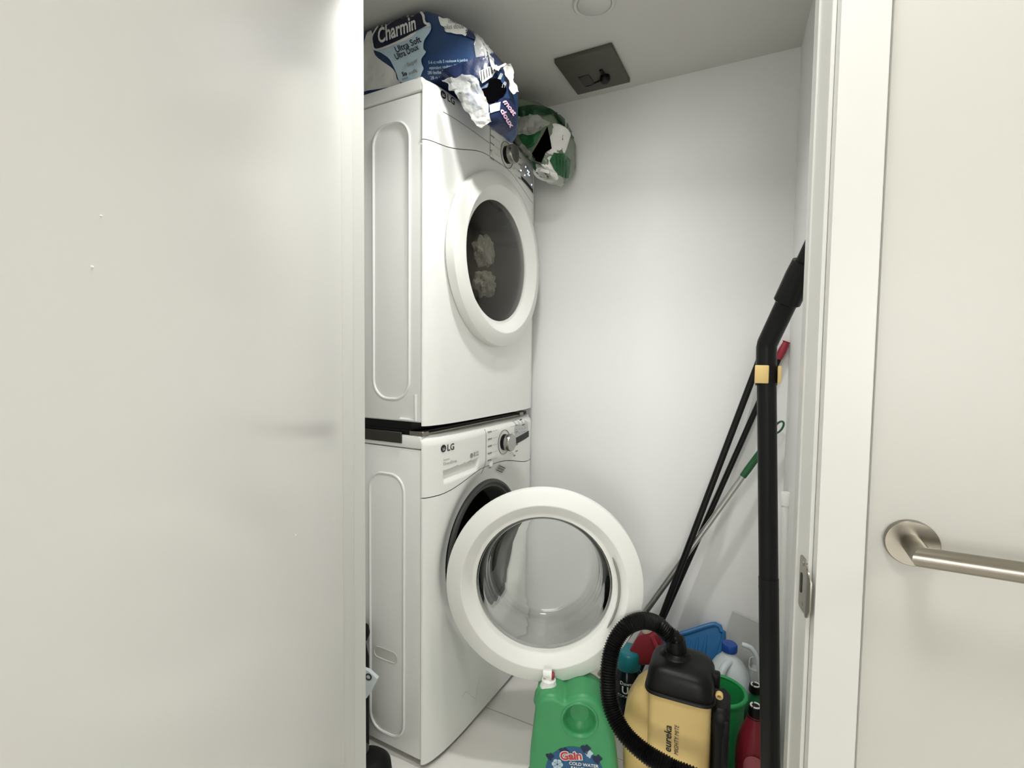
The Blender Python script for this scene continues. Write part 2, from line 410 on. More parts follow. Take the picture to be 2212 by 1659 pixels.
# unseen downlight added inside the closet head to brighten the closet
(lx, ly), lw = ADDED_CLOSET_LIGHT
o = empty('added_closet_downlight', (lx, ly, ZC-.01), 'unseen round downlight added in the closet ceiling to brighten it', 'lamp')
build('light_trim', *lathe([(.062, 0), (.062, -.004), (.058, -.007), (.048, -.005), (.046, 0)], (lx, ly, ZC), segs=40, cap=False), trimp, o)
build('light_lens', *lathe([(.046, -.001), (.0001, -.0015)], (lx, ly, ZC), segs=40), lampg, o)
ld = bpy.data.lights.new('downlight', 'AREA'); ld.shape = 'DISK'; ld.size = .085; ld.energy = lw; ld.color = (1, .998, .985); ld.spread = math.radians(136)
lo = bpy.data.objects.new('downlight', ld); COL.objects.link(lo); lo.parent = o; lo.location = (0, 0, -.002)
# ------------------------------------------------------------------ laundry machines
RO, MX, MY = -.0142, -.8763, 1.1301
cR, sR = math.cos(RO), math.sin(RO)
WD = .686; MC = WD/2
def tw(x, y, z): return (MX+x*cR-y*sR, MY+x*sR+y*cR, z)
def bulge(y):
    t = min(1., abs(y-MC)/MC); return .036*math.sqrt(max(0, 1-t**4))
def seam(y, base, h0, h1):
    t = abs(y-MC)/MC; s = max(0., min(1., (t-.15)/.72)); s = s*s*(3-2*s)
    return base+h1+(h0-h1)*s
YS = [0, .0006, .002, .005, .010, .018, .03, .05]+[.05+i*(WD-.1)/24 for i in range(1, 24)]
YS = YS+[WD-y for y in YS[:8][::-1]]
def machine(name, base, top, label, hole_r, hz, recess, loc_z, h0, h1):
    root = empty(name, tw(0, 0, loc_z), label, 'washing machine' if name == 'washing_machine' else 'dryer')
    g = G(); V, Fc = box(-.70, -.003, .002, WD-.002, base+.012, top-.040, .006, 3); Fc = [f_ for f_ in Fc if not all(V[i][0] > -.0035 for i in f_)]; g.add([tw(*v) for v in V], Fc)
    build('cabinet', g.V, g.F, white, root)
    V, Fc = box(-.70, -.001, 0, WD, top-.0375, top, .005, 3); build('top_panel', [tw(*v) for v in V], Fc, white, root)
    def dep(y, z):
        x = bulge(y)
        if z > top-.03: x -= .03-math.sqrt(max(0, .03**2-(z-(top-.03))**2))
        if recess and .066 < y < .248 and z > .83:
            k = (y-.066)/.182; zt_, zb_ = .876+.008*k, .836+.008*k
            if zb_ < z < zt_:
                ed = min(1, min(y-.066, .248-y)/.010); ed = ed*ed*(3-2*ed); x -= .020*ed*((z-zb_)/(zt_-zb_))**.8
        if recess:
            d = math.hypot(y-MC, (z-hz)); t = max(0, min(1, (.315-d)/(.315-hole_r))); t = t*t*(3-2*t); x -= .030*t
        return x
    sm = lambda y: seam(y, base, h0, h1)
    # console
    cols = []; nz = 64 if recess else 16
    YC = sorted(set(YS+([.06+.2*i/66 for i in range(67)] if recess else [])))
    for y in YC:
        a = sm(y)+.0012; b = top
        zs_ = [a+(b-a)*(1-(1-i/nz)**1.7) for i in range(nz+1)]
        cl = [tw(dep(y, a)-.01, y, a)]+[tw(dep(y, z), y, z) for z in zs_]+[tw(-.012, y, top-.0005)]
        cols.append(cl)
    m = len(cols[0]); V = [p for cl in cols for p in cl]
    Fc = [[i*m+j, (i+1)*m+j, (i+1)*m+j+1, i*m+j+1] for i in range(len(cols)-1) for j in range(m-1)]
    # close the ends back to the cabinet
    con = build('control_panel', V, Fc, whitep, root, ang=50)
    # front panel with the round opening
    bd = [(y, base+.004) for y in YS]+[(y, sm(y)-.0012) for y in YS[::-1]]
    V, Fc = radial(bd, np.array([MC, hz]), hole_r, 140, 26, lambda y, z: tw(dep(y, z), y, z))
    n0 = len(V); m = n0//27
    V += [tw(dep(MC, hz)-.0 if False else -.06, *(np.array([MC, hz])+(np.array([0, 0])))) for _ in range(0)]
    build('front_panel', V, Fc, white, root, ang=50)
    return root, con, dep
wroot, wcon, wdep = machine('washing_machine', .012, .983, 'white front-loading washing machine at the bottom of the stack, its door open', .228, .56, True, 0.0, .795, .832)
droot, dcon, ddep = machine('clothes_dryer', 1.009, 1.9735, 'white tumble dryer stacked on top of the washing machine', .222, 1.527, False, 1.009, .795, .848)
# embossed outlines on the side panels
def emboss(x0, x1, z0, z1, r, root, name='pressed_outline', w=.004):
    pts = [tw(x, .0012, z) for x, z in rrect(x0, x1, z0, z1, r)]; pts.append(pts[0]); pts.append(pts[1])
    build(name, *sweep(pts, w, 8, cap=False), white, root)
emboss(-.18, -.045, 1.085, 1.87, .055, droot); emboss(-.197, -.064, .062, .862, .05, wroot)
build('corner_rib', *sweep([tw(-.0215, .001, 1.10), tw(-.0215, .001, 1.028), tw(-.078, .001, 1.028)], .0045, 8), white, droot)
V, Fc = lathe([(1, 0), (1.1, .0008), (1.08, .0018), (.95, .0018), (.88, .0002), (.0001, .0002)], (0, 0, 0), (0, -1, 0), 40)
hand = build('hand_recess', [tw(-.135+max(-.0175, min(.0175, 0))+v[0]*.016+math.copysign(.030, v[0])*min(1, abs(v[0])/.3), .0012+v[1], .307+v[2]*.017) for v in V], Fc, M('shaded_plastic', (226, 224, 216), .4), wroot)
for root, z in ((droot, 1.009), (wroot, .012)):
    for fx, fy in ((-.05, .05), (-.05, .636), (-.62, .05), (-.62, .636)):
        if root is wroot: build('foot', *lathe([(.022, 0), (.022, .010), (.01, .013), (.01, .03)], tw(fx, fy, 0.0005), segs=20), blackr, root)
# stacking kit
kit = empty('stacking_kit', tw(-.3, .343, .96), 'dark steel stacking bracket between dryer and washing machine', 'bracket')
def kbox(n, a, mt=dgrey, bev=.001): build(n, [tw(*v) for v in box(*a, bev, 1)[0]], box(*a, bev, 1)[1], mt, kit)
kbox('side_rail', (-.66, -.07, -.0045, .001, .958, .990)); kbox('side_rail', (-.66, -.07, WD-.001, WD+.0045, .958, .990))
kbox('cross_plate', (-.66, -.012, .004, WD-.004, .9835, .996), black)
kbox('spacer', (-.66, -.045, .010, WD-.010, .995, 1.022), black)
kbox('clip', (-.045, .004, .002, .030, .984, .996), dsteel); kbox('clip', (-.040, .002, .60, .63, .984, .998), dsteel)
kbox('front_rail', (-.020, -.002, .03, .60, .984, .990), dsteel)
# door ring (closed on the dryer, open on the washer)
RING = [(.262, .0), (.278, .003), (.281, .007), (.281, .031), (.2802, .0335), (.278, .035), (.2385, .0455), (.236, .0458), (.234, .045), (.209, .019), (.2065, .0172), (.2035, .0165), (.196, .0165), (.196, -.004), (.262, -.004)]
def ring(name, c, ax, mat, parent):
    return build(name, *lathe(RING+[RING[0]], c, ax, 96, cap=False), mat, parent, ang=35)
fx = np.array([cR, sR, 0])
dc = np.array(tw(.030, MC, 1.527))
dring = ring('door', dc, fx, whitep, droot)
build('door_glass', *lathe([(.197, .010), (.196, .014), (.17, .024), (.12, .032), (.06, .036), (.0001, .037), ], dc, fx, 72, cap=False), tglass, dring)
build('rear_glass', *lathe([(.197, .008), (.17, .018), (.12, .026), (.06, .030), (.0001, .031)], dc, fx, 72, cap=False), tglass, dring)
build('drum', *lathe([(.222, -.002), (.222, -.05), (.28, -.06), (.28, -.5), (.0001, -.5)], dc, fx, 56, cap=False), drums, droot)
for k in range(3):
    a = k*2.09+.5; build('baffle', *sweep([dc-fx*(.07+.1*i)+np.array([-sR, cR, 0])*.262*math.cos(a)+np.array([0, 0, 1])*.262*math.sin(a) for i in range(5)], [.01, .03, .032, .03, .01], 10), drums, droot)
# towels seen through the dryer glass
def blob(name, c, s, seed, mat, parent=None, amp=.25, fr=2.2, **k):
    bm = bmesh.new(); bmesh.ops.create_icosphere(bm, subdivisions=4, radius=1)
    for v in bm.verts:
        n = noise.noise(v.co*fr+Vector((seed, seed*.7, 0)))+.4*noise.noise(v.co*fr*2.6+Vector((0, seed, 0))); v.co *= 1+amp*n
    V = [(c[0]+v.co.x*s[0], c[1]+v.co.y*s[1], c[2]+v.co.z*s[2]) for v in bm.verts]; Fc = [[v.index for v in f.verts] for f in bm.faces]; bm.free()
    return build(name, V, Fc, mat, parent, **k)
blob('towel', tw(.0, .275, 1.548), (.05, .040, .048), 3, cloth, amp=.4, label='white towel against the dryer glass, the upper of two', cat='towel', group='laundry in the dryer')
blob('towel', tw(.0, .285, 1.450), (.05, .045, .038), 9, cloth, amp=.4, label='white towel against the dryer glass, the lower of two', cat='towel', group='laundry in the dryer')
# washer tub and gasket
wc = np.array(tw(.006, MC, .56))
build('door_gasket', *lathe([(.2285, .002), (.226, .010), (.218, .012), (.210, .004), (.203, .006), (.198, -.002), (.196, -.02), (.190, -.05), (.186, -.07), (.19, -.075), (.2285, -.06)], wc, fx, 80, cap=False), gasket, wroot)
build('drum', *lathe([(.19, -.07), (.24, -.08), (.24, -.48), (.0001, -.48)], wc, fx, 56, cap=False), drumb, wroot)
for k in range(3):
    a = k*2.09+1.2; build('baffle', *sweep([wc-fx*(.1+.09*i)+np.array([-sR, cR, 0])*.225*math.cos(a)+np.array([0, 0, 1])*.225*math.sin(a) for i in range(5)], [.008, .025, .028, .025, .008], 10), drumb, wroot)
# open door
PHI = math.radians(66); e = np.array([math.sin(PHI), math.cos(PHI)]); nn = np.array([math.cos(PHI), -math.sin(PHI)])
hx, hy = .047, .052
ce = np.array(tw(hx+e[0]*.287, hy+e[1]*.287, .560)); ax = np.array([nn[0]*cR-nn[1]*sR, nn[0]*sR+nn[1]*cR, 0]); ce = ce-ax*.02
wring = ring('door', ce, ax, whitep, wroot)
bowl = [(.199, .010), (.197, -.004), (.191, -.02), (.186, -.06), (.181, -.105), (.178, -.120), (.170, -.132), (.158, -.138), (.140, -.140), (.06, -.142), (.0001, -.1425)]
bin_ = [(.193, .010), (.185, -.004), (.178, -.02), (.173, -.06), (.167, -.098), (.163, -.110), (.153, -.119), (.141, -.122), (.120, -.121), (.05, -.118), (.0001, -.117)]
build('glass_bowl', *lathe(bowl+bin_[::-1]+[bowl[0]], ce, ax, 80, cap=False), glass, wring)
build('back_ring', *lathe([(.262, -.004), (.258, -.012), (.215, -.018), (.203, -.016), (.199, -.004)], ce, ax, 80, cap=False), whitep, wring)
ev = np.array([e[0]*cR-e[1]*sR, e[0]*sR+e[1]*cR, 0]); zz = np.array([0, 0, 1.])
# latch groove on the free edge of the ring
gp = [ce+ax*(.0345)+(ev*math.cos(a)+zz*math.sin(a))*.213 for a in np.linspace(-.55, .45, 14)]
build('latch_groove', *sweep(gp, [.001]+[.0035]*12+[.001], 8), seamm, wring)
build('door_latch', *lathe([(.012, 0), (.012, .006), (.009, .012), (.0001, .013)], ce-ax*.012+ev*.243+zz*.0, -ax, 16), dsteel, wring)
# ---- printing and controls
def cmap(dep): return lambda y, z, o=.0012: tw(dep(y, z)+o, y, z)
wm, dm = cmap(wdep), cmap(ddep)
def logo(m, con, y, z, s=1.):
    em = decal('emblem', [(y+.0095*s*math.cos(a), z+.0095*s*math.sin(a)) for a in np.linspace(0, 2*math.pi, 25)[:-1]], m, inkd, con)
    up = lambda a, b: m(a, b, .0018)
    text('emblem_letters', 'L', .0105*s, up, whitep, em, (y-.0045*s, z-.0048*s)); text('emblem_letters', 'G', .009*s, up, whitep, em, (y-.001*s, z-.0045*s))
    text('brand_lettering', 'LG', .0235*s, m, inkd, con, (y+.013*s, z-.0082*s), bold=.0005)
logo(wm, wcon, .067, .942, 1.15); logo(dm, dcon, .060, 1.9435, 1.15)
def controls(m, con, top, ky, kz, root):
    # printed panel edge, knob, display
    ctr = np.array(m(ky, kz, .0))
    build('knob_ring', *lathe([(.0435, 0), (.0435, .0016), (.0425, .002), (.0415, .0016), (.0415, 0)], ctr, fx, 48, cap=False), dsteel, con)
    kb = build('knob', *lathe([(.0285, -.004), (.0285, .014), (.030, .0145)], ctr, fx, 48, cap=False), black, con)
    build('knob_cap', *lathe([(.030, .014), (.0305, .016), (.0305, .030), (.029, .033), (.0001, .0335)], ctr, fx, 48, cap=False), chrome, kb)
    for k in range(5):
        for sgn in (-1, 1):
            zz_ = kz+.048-.024*k; y0 = ky+sgn*(.050 if k in (1, 2, 3) else .044); y1 = ky+sgn*.082
            decal('print_line', [(min(y0, y1), zz_), (max(y0, y1), zz_), (max(y0, y1), zz_+.0009), (min(y0, y1), zz_+.0009)], m, inkg, con)
            a, b = (ky-.112, ky-.086) if sgn < 0 else (ky+.085, ky+.106)
            decal('print_word', [(a, zz_-.002), (b, zz_-.002), (b, zz_+.003), (a, zz_+.003)], m, inkg, con)
# washer console
controls(wm, wcon, .983, .415, .912, wroot)
for (by, bz) in ((.335, .848), (.487, .866)):
    build('button', *lathe([(.0105, -.002), (.0105, .002), (.009, .0035), (.0001, .004)], wm(by, bz, 0), fx, 24), whitep, wcon)
    decal('print_word', [(by+.002, bz-.018), (by+.016, bz-.018), (by+.016, bz-.014), (by+.002, bz-.014)], wm, inkg, wcon)
def on_front(px, py, x):
    d = ray(px, py); n = np.array([cR, sR, 0]); o = np.array([0, 0, CH]); p0 = np.array(tw(x, 0, 0)); q = o+d*(((p0-o)@n)/(d@n))-np.array([MX, MY, 0])
    return (-q[0]*sR+q[1]*cR, q[2])
dsp = [on_front(*p, .034) for p in ((1110, 910), (1141, 900), (1145, 944), (1113, 959))]
decal('display', dsp, wm, lgrey, wcon)
q = [on_front(*p, .034) for p in ((1112, 946), (1145, 930), (1145.5, 943), (1113.5, 959))]; decal('display_strip', q, lambda a, b: wm(a, b, .002), inkd, wcon)
q = [on_front(*p, .034) for p in ((1127, 907), (1133, 905), (1134, 917), (1128, 919))]; decal('display_window', q, lambda a, b: wm(a, b, .002), inkd, wcon)
for r in range(3):
    for k in range(4):
        a = dsp[0][0]+.012+k*.024; b = .958-.014*r-k*.001
        if k == 2 and r == 0: continue
        decal('print_word', [(a, b), (a+.009, b), (a+.009, b+.0028), (a, b+.0028)], lambda y, z: wm(y, z, .002), inkg, wcon)
# detergent drawer: recessed grip
dy0, dy1, dz0, dz1 = .062, .243, .838, .898
text('drawer_lettering', 'Inverter', .0085, wm, inkg, wcon, (.066, .905)); text('drawer_lettering', 'DirectDrive', .0125, wm, inkg, wcon, (.066, .892))
decal('badge', [(.205+.008*math.cos(a), .899+.008*math.sin(a)) for a in np.linspace(0, 6.283, 17)[:-1]], wm, inkg, wcon)
decal('badge', [(.218, .893), (.224, .893), (.224, .907), (.218, .907)], wm, inkg, wcon); decal('badge', [(.228, .894), (.246, .894), (.246, .897), (.228, .897)], wm, inkg, wcon); decal('badge', [(.228, .901), (.246, .901), (.246, .908), (.228, .908)], wm, lgrey, wcon)
V, Fc = sweep([wm(.292, z, .0004) for z in np.linspace(.822, .982, 14)], .0012, 6); build('console_joint', V, Fc, seamm, wcon)
# paper labels on the washer front
q = [on_front(*p, .024) for p in ((1077, 1003), (1094, 1010), (1091, 1025), (1074, 1017))]; lb = decal('warning_label', q, lambda a, b: wm(a, b, .002), printw, wroot, label='small printed warning label')
for k in range(5):
    t0, t1 = .1+k*.18, .2+k*.18; A, B, C_, D = [np.array(x) for x in q]
    decal('label_print', [tuple(A+(D-A)*t0+(B-A)*.08), tuple(A+(D-A)*t0+(B-A)*.9), tuple(A+(D-A)*t1+(B-A)*.9), tuple(A+(D-A)*t1+(B-A)*.08)], lambda a, b: wm(a, b, .0026), inkg if k % 2 else inkd, lb)
q = [on_front(*p, .012) for p in ((1143, 983), (1149, 979), (1150, 1006), (1145, 1009))]; lb = decal('energy_label', [(min(.672, a), b) for a, b in q], lambda a, b: wm(a, b, .002), inkg, wroot)
# dryer console
controls(dm, dcon, 1.9735, .412, 1.9005, droot)
q = [on_front(*p, .033) for p in ((1122, 357), (1136, 357), (1154, 384), (1153, 413), (1122, 378))]
decal('display', [on_front(*p, .03) for p in ((1121, 356), (1134, 352), (1155, 385), (1156, 420), (1123, 382))], dm, lgrey, dcon)
decal('display_strip', [on_front(*p, .03) for p in ((1122, 380), (1153, 409), (1153.5, 418), (1123, 388))], lambda a, b: dm(a, b, .002), inkd, dcon)
ledm = M('led', (235, 245, 255), .5, var=0, emit=3, emcol=(225, 238, 255))
for px, py in ((1133, 361), (1122, 369), (1131, 379), (1149, 399), (1138, 369), (1141, 372), (1139, 376), (1142, 379)):
    y, z = on_front(px, py, .03); decal('led', [(y+.0022*math.cos(a), z+.0026*math.sin(a)) for a in np.linspace(0, 6.283, 9)[:-1]], lambda a, b: dm(a, b, .0026), ledm, dcon)
for px, py in ((1063, 331), (1109, 371)):
    y, z = on_front(px, py, .033); build('button', *lathe([(.0105, -.002), (.0105, .002), (.009, .0035), (.0001, .004)], dm(y, z, 0), fx, 24), whitep, dcon)
V, Fc = sweep([dm(.30, z, .0004) for z in np.linspace(1.86, 1.955, 12)], .0012, 6); build('console_joint', V, Fc, seamm, dcon)
V, Fc = sweep([dm(y, 1.897+.0*y, .0002) for y in np.linspace(.06, .295, 20)], .0011, 6); build('drawer_line', V, Fc, seamm, dcon)
# scratches by the washer's foot
for a, b in (((1033, 1465), (1025, 1522)), ((1005, 1493), (1024, 1508)), ((1005, 1493), (996, 1506))):
    p, q = on_front(*a, .033), on_front(*b, .033); build('scratch', *sweep([wm(*p, .0004), wm(*q, .0004)], .0007, 6), trimp, wroot)

# ------------------------------------------------------------------ packs on top of the dryer
def sack(name, xs, top, bot, y0, y1, mat, parent, amp=.006, e=5, fr=14, n=48, seed=0, sub=36):
    X = np.linspace(xs[0], xs[-1], sub); secs = []
    for x in X:
        t, b = interp(x, xs, top), interp(x, xs, bot); a0, a1 = interp(x, xs, y0), interp(x, xs, y1)
        s = []
        for (p, q) in sell((a1-a0)/2, (t-b)/2, e, n):
            y, z = (a0+a1)/2+p, (t+b)/2+q
            d = amp*noise.noise(Vector((x*fr+seed, y*fr, z*fr)))+amp*.5*noise.noise(Vector((x*fr*2.7, y*fr*2.7, z*fr*2.7+seed)))
            L = math.hypot(p/(a1-a0), q/(t-b))+1e-6
            s.append(tw(x, y+d*p/(a1-a0)/L, z+d*q/(t-b)/L))
        secs.append(s)
    return build(name, *loft(secs), mat, parent, ang=80)
from mathutils.bvhtree import BVHTree
class Skin:
    """prints laid on a wrapper: picture-space outlines cast once onto the wrapper's own surface"""
    def __init__(s, o, axis_y):
        m = o.matrix_world.copy(); b = rootloc(o)
        s.bvh = BVHTree.FromPolygons([Vector(v.co)+Vector(b) for v in o.data.vertices], [tuple(p.vertices) for p in o.data.polygons]); s.y = axis_y; s.root = o.parent
    def at(s, px, py, off):
        d = Vector(ray(px, py)).normalized(); o = Vector((0, 0, CH)); h = s.bvh.ray_cast(o, d)
        if h[0] is None or h[0].y < .9:
            h = s.bvh.find_nearest(Vector(P(px, py, MY+s.y)))
        p, n = h[0], h[1]
        if n.dot(d) > 0: n = -n
        q = p+n*off-d*off*.6; return (q.x, q.y, q.z)
    def dec(s, name, pts, mat, off=.003, sm=False, L=7): return decal(name, pts, lambda a, b: s.at(a, b, off), mat, s.root, L, smoothpts=sm)
    def txt(s, name, body, p, q, size, mat, off=.005, bold=0., shear=0.):
        # picture y runs down: lay out upwards and flip
        w = math.hypot(q[0]-p[0], q[1]-p[1]); rot = math.atan2(-(q[1]-p[1]), q[0]-p[0])
        cu = bpy.data.curves.new('t', 'FONT'); cu.body = body; cu.size = size; cu.offset = bold; cu.shear = shear; cu.resolution_u = 3; cu.fill_mode = 'FRONT'
        o = bpy.data.objects.new('t', cu); COL.objects.link(o)
        me = bpy.data.meshes.new_from_object(o.evaluated_get(bpy.context.evaluated_depsgraph_get())); bpy.data.objects.remove(o); bpy.data.curves.remove(cu)
        bm = bmesh.new(); bm.from_mesh(me); bpy.data.meshes.remove(me)
        mx = max(v.co.x for v in bm.verts); k = w/mx; c, si = math.cos(rot), math.sin(rot)
        for v in bm.verts:
            x, y = v.co.x*k, v.co.y; v.co = Vector((p[0]+x*c-y*si, p[1]-(x*si+y*c), 0))
        V, Fc = mesh2d(bm, lambda a, b: s.at(a, b, off), 6)
        return build(name, V, Fc, mat, s.root, smooth=False)
def pxz(px, py, y=.028):
    d = ray(px, py); n = np.array([-sR, cR, 0]); o = np.array([0, 0, CH]); p0 = np.array(tw(0, y, 0)); q = o+d*(((p0-o)@n)/(d@n))
    v = q-np.array([MX, MY, 0]); return (v[0]*cR+v[1]*sR, q[2])
def wp(px, py, y): x, z = pxz(px, py, y); return tw(x, y, z)
XS = [-.46, -.44, -.30, -.10, -.02, .03, .07, .11, .15, .175, .185]
TP = [2.15, 2.175, 2.189, 2.189, 2.180, 2.150, 2.125, 2.105, 2.06, 2.00, 1.96]
BT = [2.00, 1.985, 1.980, 1.980, 1.980, 1.985, 1.955, 1.890, 1.850, 1.862, 1.89]
Y0 = [.06, .035, .030, .030, .030, .032, .038, .050, .075, .10, .12]
Y1 = [.25, .27, .27, .27, .27, .27, .27, .265, .25, .23, .21]
tp = empty('toilet_paper_pack', tw(-.2, .16, 1.978), 'large blue plastic pack of toilet paper on the dryer, torn at one end', 'toilet paper')
sk = Skin(sack('wrapper', XS, TP, BT, Y0, Y1, bluef, tp, e=7, sub=60, n=96, amp=.006), .05)
sk.dec('printed_band', [(786, 100), (800, 62), (808, 90), (812, 120), (850, 150), (858, 170), (862, 182), (800, 195), (780, 190)], filmw, .002, True)
sk.dec('printed_field', [(812, 108), (850, 98), (888, 82), (906, 60), (928, 50), (932, 66), (918, 88), (916, 106), (921, 114), (912, 128), (913, 140), (916, 150), (908, 162), (905, 172), (868, 178), (858, 160), (852, 146), (842, 128), (826, 116)], lblue, .003, True)
sk.dec('logo_outline', [(806, 76), (826, 48), (852, 31), (878, 27), (893, 33), (908, 26), (918, 34), (921, 48), (931, 58), (908, 64), (890, 82), (850, 100), (814, 111), (806, 98)], printw, .004, True)
sk.dec('logo_field', [(809, 78), (828, 51), (853, 34), (876, 31), (892, 39), (907, 31), (914, 38), (917, 52), (924, 58), (905, 60), (888, 76), (850, 95), (816, 107), (809, 96)], navyd, .005, True)
sk.txt('logo_lettering', 'Charmin', (820, 97), (906, 64), 42, printw, .0065, .9, .5)
for b_, p, q, sz, mt in (('Ultra Soft', (858, 116), (913, 92), 19, navyd), ('Ultra Doux', (858, 131), (908, 108), 19, navyd), ('Super', (884, 146), (906, 134), 12, inkg), ('So', (872, 166), (882, 163), 12, inkd), ('soft', (886, 163), (904, 156), 10, inkg), ('touch', (872, 174), (884, 170), 8, inkg)):
    sk.txt('printed_lettering', b_, p, q, sz, mt, .005, .25)
for b_, p, q, sz in (('5-6 ct rolls 5 rouleaux 6 jumbo', (927, 139), (1010, 134), 9), ('equivalent rouleaux 280 2-ply', (929, 150), (1006, 146), 9), ('280 feuilles 2 epaisseurs', (925, 160), (990, 155), 9), ('28 m total 48', (931, 170), (972, 165), 9)):
    sk.txt('printed_lettering', b_, p, q, sz, lblue, .0035)
sk.dec('printed_patch', [(948, 38), (958, 42), (980, 40), (1008, 37), (1008, 77), (998, 76), (985, 75), (975, 72), (964, 70), (960, 60), (953, 55)], printw, .003, True)
sk.txt('printed_lettering', 'mega', (969, 53), (992, 50), 12, inkg, .0045); sk.txt('printed_lettering', 'plus doux', (961, 65), (1002, 64), 14, inkg, .0045, .2)
sk.dec('dark_band', [(1006, 37), (1026, 37), (1036, 42), (1030, 60), (1028, 88), (1006, 79)], navyf, .003)
sk.dec('torn_film', [(1034, 44), (1055, 52), (1070, 72), (1077, 90), (1068, 112), (1050, 122), (1028, 126), (1024, 96), (1030, 70)], film, .004)
sk.dec('dark_edge', [(1056, 52), (1066, 58), (1079, 82), (1076, 90), (1068, 70)], navyf, .005)
sk.dec('dark_fold', [(960, 150), (1010, 134), (1045, 122), (1070, 116), (1076, 140), (1062, 150), (1036, 158), (1034, 184), (1022, 186), (1016, 160), (990, 168), (962, 180), (942, 176)], navyf, .004)
sk.dec('end_panel', [(1064, 150), (1076, 140), (1086, 160), (1098, 190), (1104, 214), (1084, 214), (1090, 196), (1080, 176)], bluef, .004)
for (a_, b_) in ((1078, 160), (1086, 178)): sk.dec('film_glint', [(a_, b_), (a_+5, b_+2), (a_+1, b_+14), (a_-6, b_+12)], film, .006)
sk.dec('barcode_label', [(1034, 158), (1052, 148), (1070, 143), (1074, 150), (1062, 168), (1042, 182), (1038, 176)], printw, .0055)
for k in range(6):
    x0 = 1038+k*5.2; y0_ = 157-k*2.4
    sk.dec('barcode_bar', [(x0, y0_), (x0+2, y0_-1), (x0+4, y0_+20-k*1.5), (x0+2, y0_+21-k*1.5)], inkd, .0068)
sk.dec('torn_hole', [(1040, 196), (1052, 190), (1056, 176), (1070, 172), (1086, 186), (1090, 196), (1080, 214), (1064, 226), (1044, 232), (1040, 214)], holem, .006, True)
sk.dec('printed_end', [(1044, 232), (1066, 224), (1084, 212), (1100, 220), (1112, 240), (1114, 262), (1100, 282), (1082, 288), (1066, 276), (1052, 256)], navyf, .006, True)
sk.dec('pale_corner', [(1056, 230), (1078, 222), (1076, 240), (1058, 246)], lblue, .0075)
sk.txt('printed_lettering', 'most', (1082, 222), (1104, 252), 15, printp, .008, .5); sk.txt('printed_lettering', 'doux', (1076, 240), (1098, 276), 15, printp, .008, .5)
def sheet(name, grid, mat, parent, amp=.008, fr=28, seed=0, nu=26, nv=20):
    """bilinear patch through a grid of points, crumpled"""
    g_ = np.array(grid, float); ru, rv = g_.shape[:2]; V = []
    for i in range(nu+1):
        for j in range(nv+1):
            a, b = i/nu*(ru-1), j/nv*(rv-1); i0, j0 = min(int(a), ru-2), min(int(b), rv-2); s, t = a-i0, b-j0
            p = g_[i0, j0]*(1-s)*(1-t)+g_[i0+1, j0]*s*(1-t)+g_[i0, j0+1]*(1-s)*t+g_[i0+1, j0+1]*s*t
            k = Vector(p*fr)+Vector((seed, 0, seed)); d = np.array(noise.noise_vector(k))*amp+np.array(noise.noise_vector(k*2.4))*amp*.45
            V.append(p+d)
    Fc = [[i*(nv+1)+j, (i+1)*(nv+1)+j, (i+1)*(nv+1)+j+1, i*(nv+1)+j+1] for i in range(nu) for j in range(nv)]
    return build(name, V, Fc, mat, parent, ang=50)
def sp3(px, py, off): return sk.at(px, py, off)
sheet('torn_film', [[wp(958, 172, .015), wp(1016, 160, .022), wp(1030, 166, .03)], [wp(985, 205, .012), wp(1022, 200, .02), wp(1046, 196, .035)], [wp(1020, 255, .014), wp(1036, 250, .02), wp(1052, 244, .035)], [wp(1036, 276, .014), wp(1046, 272, .02), wp(1060, 262, .035)]], film, tp, .010, 34, 3, 34, 24)
sheet('film_edge', [[sp3(1070, 92, .012), sp3(1084, 94, .02)], [sp3(1076, 120, .012), sp3(1090, 120, .02)], [sp3(1078, 146, .012), sp3(1092, 148, .02)], [sp3(1088, 180, .012), sp3(1100, 184, .02)], [sp3(1098, 204, .012), sp3(1108, 206, .02)]], filmw, tp, .008, 38, 5, 36, 6)
sheet('torn_flap', [[wp(1028, 258, .01), wp(1058, 244, .012)], [wp(1030, 276, .01), wp(1062, 262, .012)]], printw, tp, .006, 40, 8, 10, 10)
# paper towel pack at the back corner
pt = empty('paper_towel_pack', tw(0, .58, 1.978), 'green and white plastic pack of paper towels overhanging the dryer by the back wall', 'paper towels')
X2 = [-.30, -.28, -.10, .0, .05, .095, .14, .168, .182]
T2 = [2.10, 2.13, 2.15, 2.145, 2.135, 2.12, 2.095, 2.06, 2.02]; B2 = [2.0, 1.982, 1.980, 1.980, 1.94, 1.868, 1.850, 1.865, 1.90]
A2 = [.52, .49, .49, .49, .49, .495, .51, .53, .55]; C2 = [.68, .69, .695, .695, .695, .695, .695, .69, .68]
s2 = Skin(sack('wrapper', X2, T2, B2, A2, C2, filmg, pt, amp=.012, e=4, fr=16, seed=11, sub=50, n=64), .52)
s2.dec('printed_panel', [(1098, 250), (1112, 236), (1132, 230), (1160, 229), (1184, 236), (1196, 244), (1180, 250), (1160, 250), (1142, 262), (1126, 262), (1112, 276)], dgreen, .004, True)
s2.dec('printed_panel', [(1196, 240), (1216, 244), (1230, 258), (1237, 274), (1237, 304), (1224, 290), (1214, 268), (1200, 256)], dgreen, .0045)
s2.dec('printed_box', [(1218, 262), (1226, 270), (1226, 290), (1218, 282)], filmw, .006); s2.dec('printed_box', [(1220, 267), (1224.5, 272), (1224.5, 286), (1220, 281)], greenf, .007)
s2.dec('printed_panel', [(1120, 288), (1134, 282), (1150, 290), (1168, 282), (1162, 300), (1154, 314), (1142, 320), (1130, 308)], greenf, .004, True)
